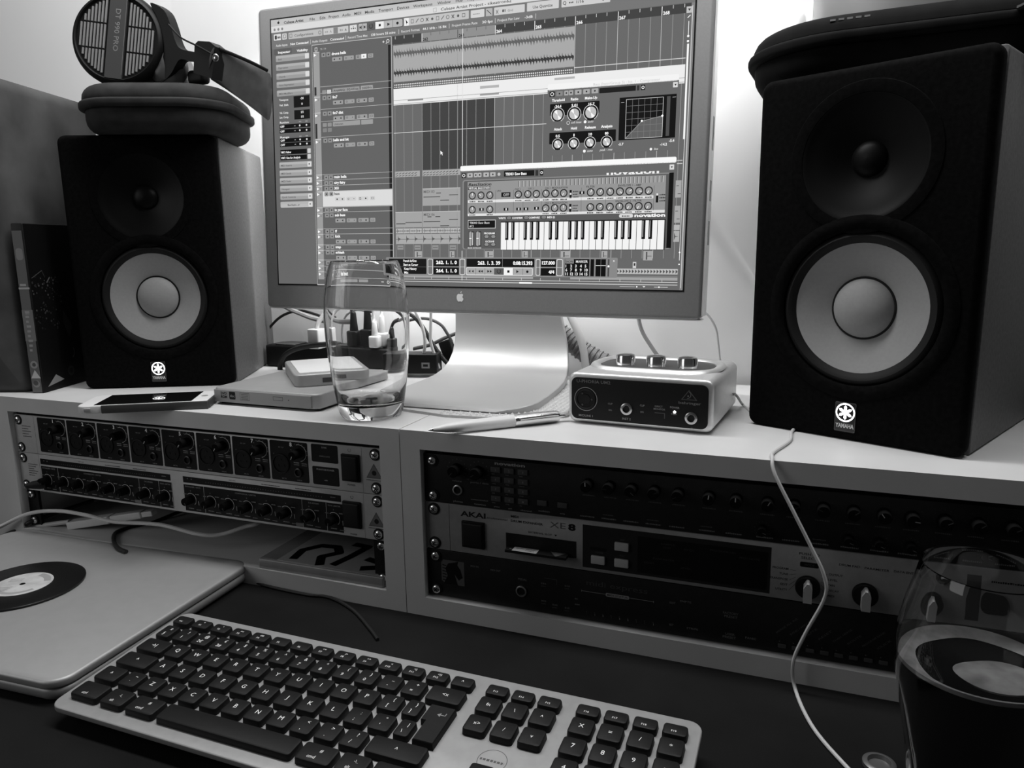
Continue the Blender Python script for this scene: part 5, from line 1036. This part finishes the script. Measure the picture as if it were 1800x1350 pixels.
# behind the monitor
YB = 282
def path(pp, y=YB): return [at(x_, y_, y=y) for x_, y_ in pp]
ps = at(600, 632, y=262); pe = at(742, 622, y=262)
t = thing('power_strip', 'black power strip full of plugs on the shelf behind the drinking glass', 'power strip', (ps.x - 80, 274, ZT))
b = MB(); b.slab(200, 40, 30, 6, M_black, 3, T(62, 0, 0)); b.build('strip_body', t)
for k in range(4):
    b = MB(); b.slab(34, 34, 1.4, 8, M_dgrey, .5, T(-8 + k * 46, 0, 30)); b.build('socket', t)
ox, oz = ps.x - 80, ZT
def plug(px, w_, h_, m_, label, cat='plug', y=266, cab=None, zb=ZT + 31.5):
    p = at(px, 600, y=y); t_ = thing('power_plug' if m_ is M_black else 'white_plug', label, cat, (p.x, y, zb))
    b_ = MB(); b_.slab(w_, w_ * .9, h_ * .45, 4, m_, 2); b_.slab(w_ * .6, w_ * .6, h_ * .62, 4, m_, 3, T(0, 0, h_ * .4), taper=w_ * .1); b_.build('plug_body', t_)
    if cab: b_ = MB(T(-p.x, -y, -zb)); b_.tube([(p.x, y, zb + h_ * .9)] + [tuple(at(cx, cy, y=y + 6)) for cx, cy in cab], 2.6 if m_ is M_black else 2.2, B1 if m_ is M_black else W1); b_.build('plug_cable', t_)
plug(620, 20, 44, M_black, 'black plug at the left of the glass-covered strip', cab=[(617, 550), (606, 535), (590, 528)])
plug(648, 20, 50, M_black, 'tall black plug in the middle of the power strip', cab=[(656, 545), (662, 520)])
plug(661, 16, 34, M_white, 'white plug in the power strip, straight cable rising', y=258, cab=[(658, 560), (656, 520)])
plug(676, 17, 40, M_white, 'white plug with a tapered grip, rightmost of the pale plugs', y=270, cab=[(674, 550), (672, 520)])
plug(697, 16, 26, M_black, 'small black plug with a thin looping cable near the strip end', y=268, cab=[(692, 585), (700, 568), (715, 562)])
t = thing('white_plug', 'square white plug standing left of the drinking glass behind the portable drive', 'plug', tuple(at(559, 612, y=250)))
b = MB(); b.slab(17, 20, 26, 2, mat('milky_plug_plastic', .6, .4), 1.5, T(0, 0, 0)); b.build('plug_body', t)
b = MB(); b.tube([(0, 0, 26), (2, 2, 34), (10, 8, 46), (24, 12, 54)], 3, W1); b.build('plug_cable', t)
cable('black_cable', 'black mains cable looping from the left speaker to the strip', path([(492, 655), (494, 635), (505, 621), (525, 612), (552, 607), (575, 605)], 236), 3.4, B1)
cable('black_cable', 'coil of black cable arching on the wall right of the left speaker', path([(470, 580), (488, 561), (505, 551), (527, 546), (550, 551), (575, 560)], 296), 1.9, B1)
cable('grey_cable', 'thick grey cable slanting down behind the lower left monitor corner', path([(480, 525), (505, 541), (530, 552), (552, 560), (585, 566), (620, 566)], 276), 3.4, G1)
cable('grey_cable', 'grey cable arching behind the rim of the drinking glass', path([(594, 610), (592, 580), (602, 556), (625, 545), (650, 552), (665, 570), (670, 600)], 290), 1.8, G1)
cable('white_cable', 'white cable hanging in a bow right of the drinking glass', path([(722, 535), (737, 560), (746, 590), (746, 615), (738, 636), (722, 649), (706, 652)], 246), 2.0, W1)
cable('white_cable', 'straight white cable hanging beside the dark cable left of the monitor neck', path([(758, 535), (757, 575), (757, 600), (764, 624), (772, 648)], 250), 1.9, W1)
cable('black_cable', 'thick black cable crossing down towards the monitor neck', path([(705, 545), (728, 557), (745, 578), (760, 604), (780, 632), (797, 648)], 262), 2.8, B1)
cable('grey_cable', 'dark grey cable arching to the black connector by the monitor neck', path([(715, 564), (735, 560), (755, 561), (775, 571), (786, 586), (794, 600)], 272), 2.0, mat('dark_grey_cable_sheath', .06, .5))
cable('black_cable', 'black strap running behind the cables towards the monitor neck', path([(727, 613), (757, 606), (780, 595), (812, 582)], 284), [3, 1.6], B1)
t = thing('usb_hub', 'black box with a pale usb port right of the drinking glass', 'hub', tuple(at(742, 657, y=236)), math.radians(14))
b = MB(); b.slab(66, 30, 24, 2, M_black, 1.2, T(-14, 14, 0)); b.build('hub_body', t)
b = MB(); b.box(0, -1.6, 7, 10, -1., 14, M_grey); b.box(2, -1.8, 9, 8, -1.4, 12, M_black); b.build('usb_port', t)
t = thing('cable_connector', 'black connector leaning against the left edge of the monitor neck', 'connector', tuple(at(797, 640, y=282)))
b = MB(Matrix.Rotation(math.radians(-20), 4, 'Y')); b.slab(16, 12, 32, 2, M_black, 1.5); b.build('connector_body', t)
# right of the stand
hs = path([(985, 585), (1005, 602), (1025, 618), (1050, 632), (1078, 646)], 292)
b = MB(); b.tube(hs, 11, mat('grey_hose', .16, .5), seg=16)
for k in range(14):
    s_ = k / 13 * (len(hs) - 1); i_ = min(int(s_), len(hs) - 2); p = hs[i_].lerp(hs[i_ + 1], s_ - i_); d = (hs[i_ + 1] - hs[i_]).normalized()
    b.lathe([(11, -1.5), (12.4, -.8), (12.4, .8), (11, 1.5)], MATS['grey_hose'], T(*p) @ d.to_track_quat('Z', 'Y').to_matrix().to_4x4(), 16)
lone('ribbed_hose', b, 'grey ribbed hose lying between the monitor neck and the wall', 'hose', (0, 0, 0))
cable('white_cable', 'broad flat white cable falling behind the right edge of the monitor neck', path([(990, 530), (1006, 562), (1022, 600), (1029, 640), (1031, 665)], 274), [5, 2.2], W1)
cable('grey_cable', 'grey cable curving down the wall behind the audio interface', path([(1118, 530), (1126, 575), (1142, 605), (1168, 640), (1200, 668)], 290), 2.3, G1)
cable('white_cable', 'thin white cable dropping from the lower right monitor corner behind the audio interface', path([(1235, 545), (1248, 558), (1259, 580), (1263, 610), (1268, 640), (1290, 668)], 290), 1.3, W1)
cable('white_cable', 'thin white cable from the interface side to the right speaker', [at(1288, 690, y=165), at(1296, 697, y=150), at(1306, 712, z=ZT + 1.4), at(1325, 728, z=ZT + 1.4)], 1.2, W1)
q = at(1545, 1348, z=ZD)
b = MB(); b.lathe([(9, 0), (10, .6), (10, 3.2), (8.6, 4), (7, 4), (6.4, 1.2), (.01, 1.2)], mat('dull_cap_metal', .2, .4, .7), seg=28)
lone('bottle_cap', b, 'small dull metal cap on the dark desk at the bottom edge near the white cable', 'bottle cap', (q.x, q.y, ZD))
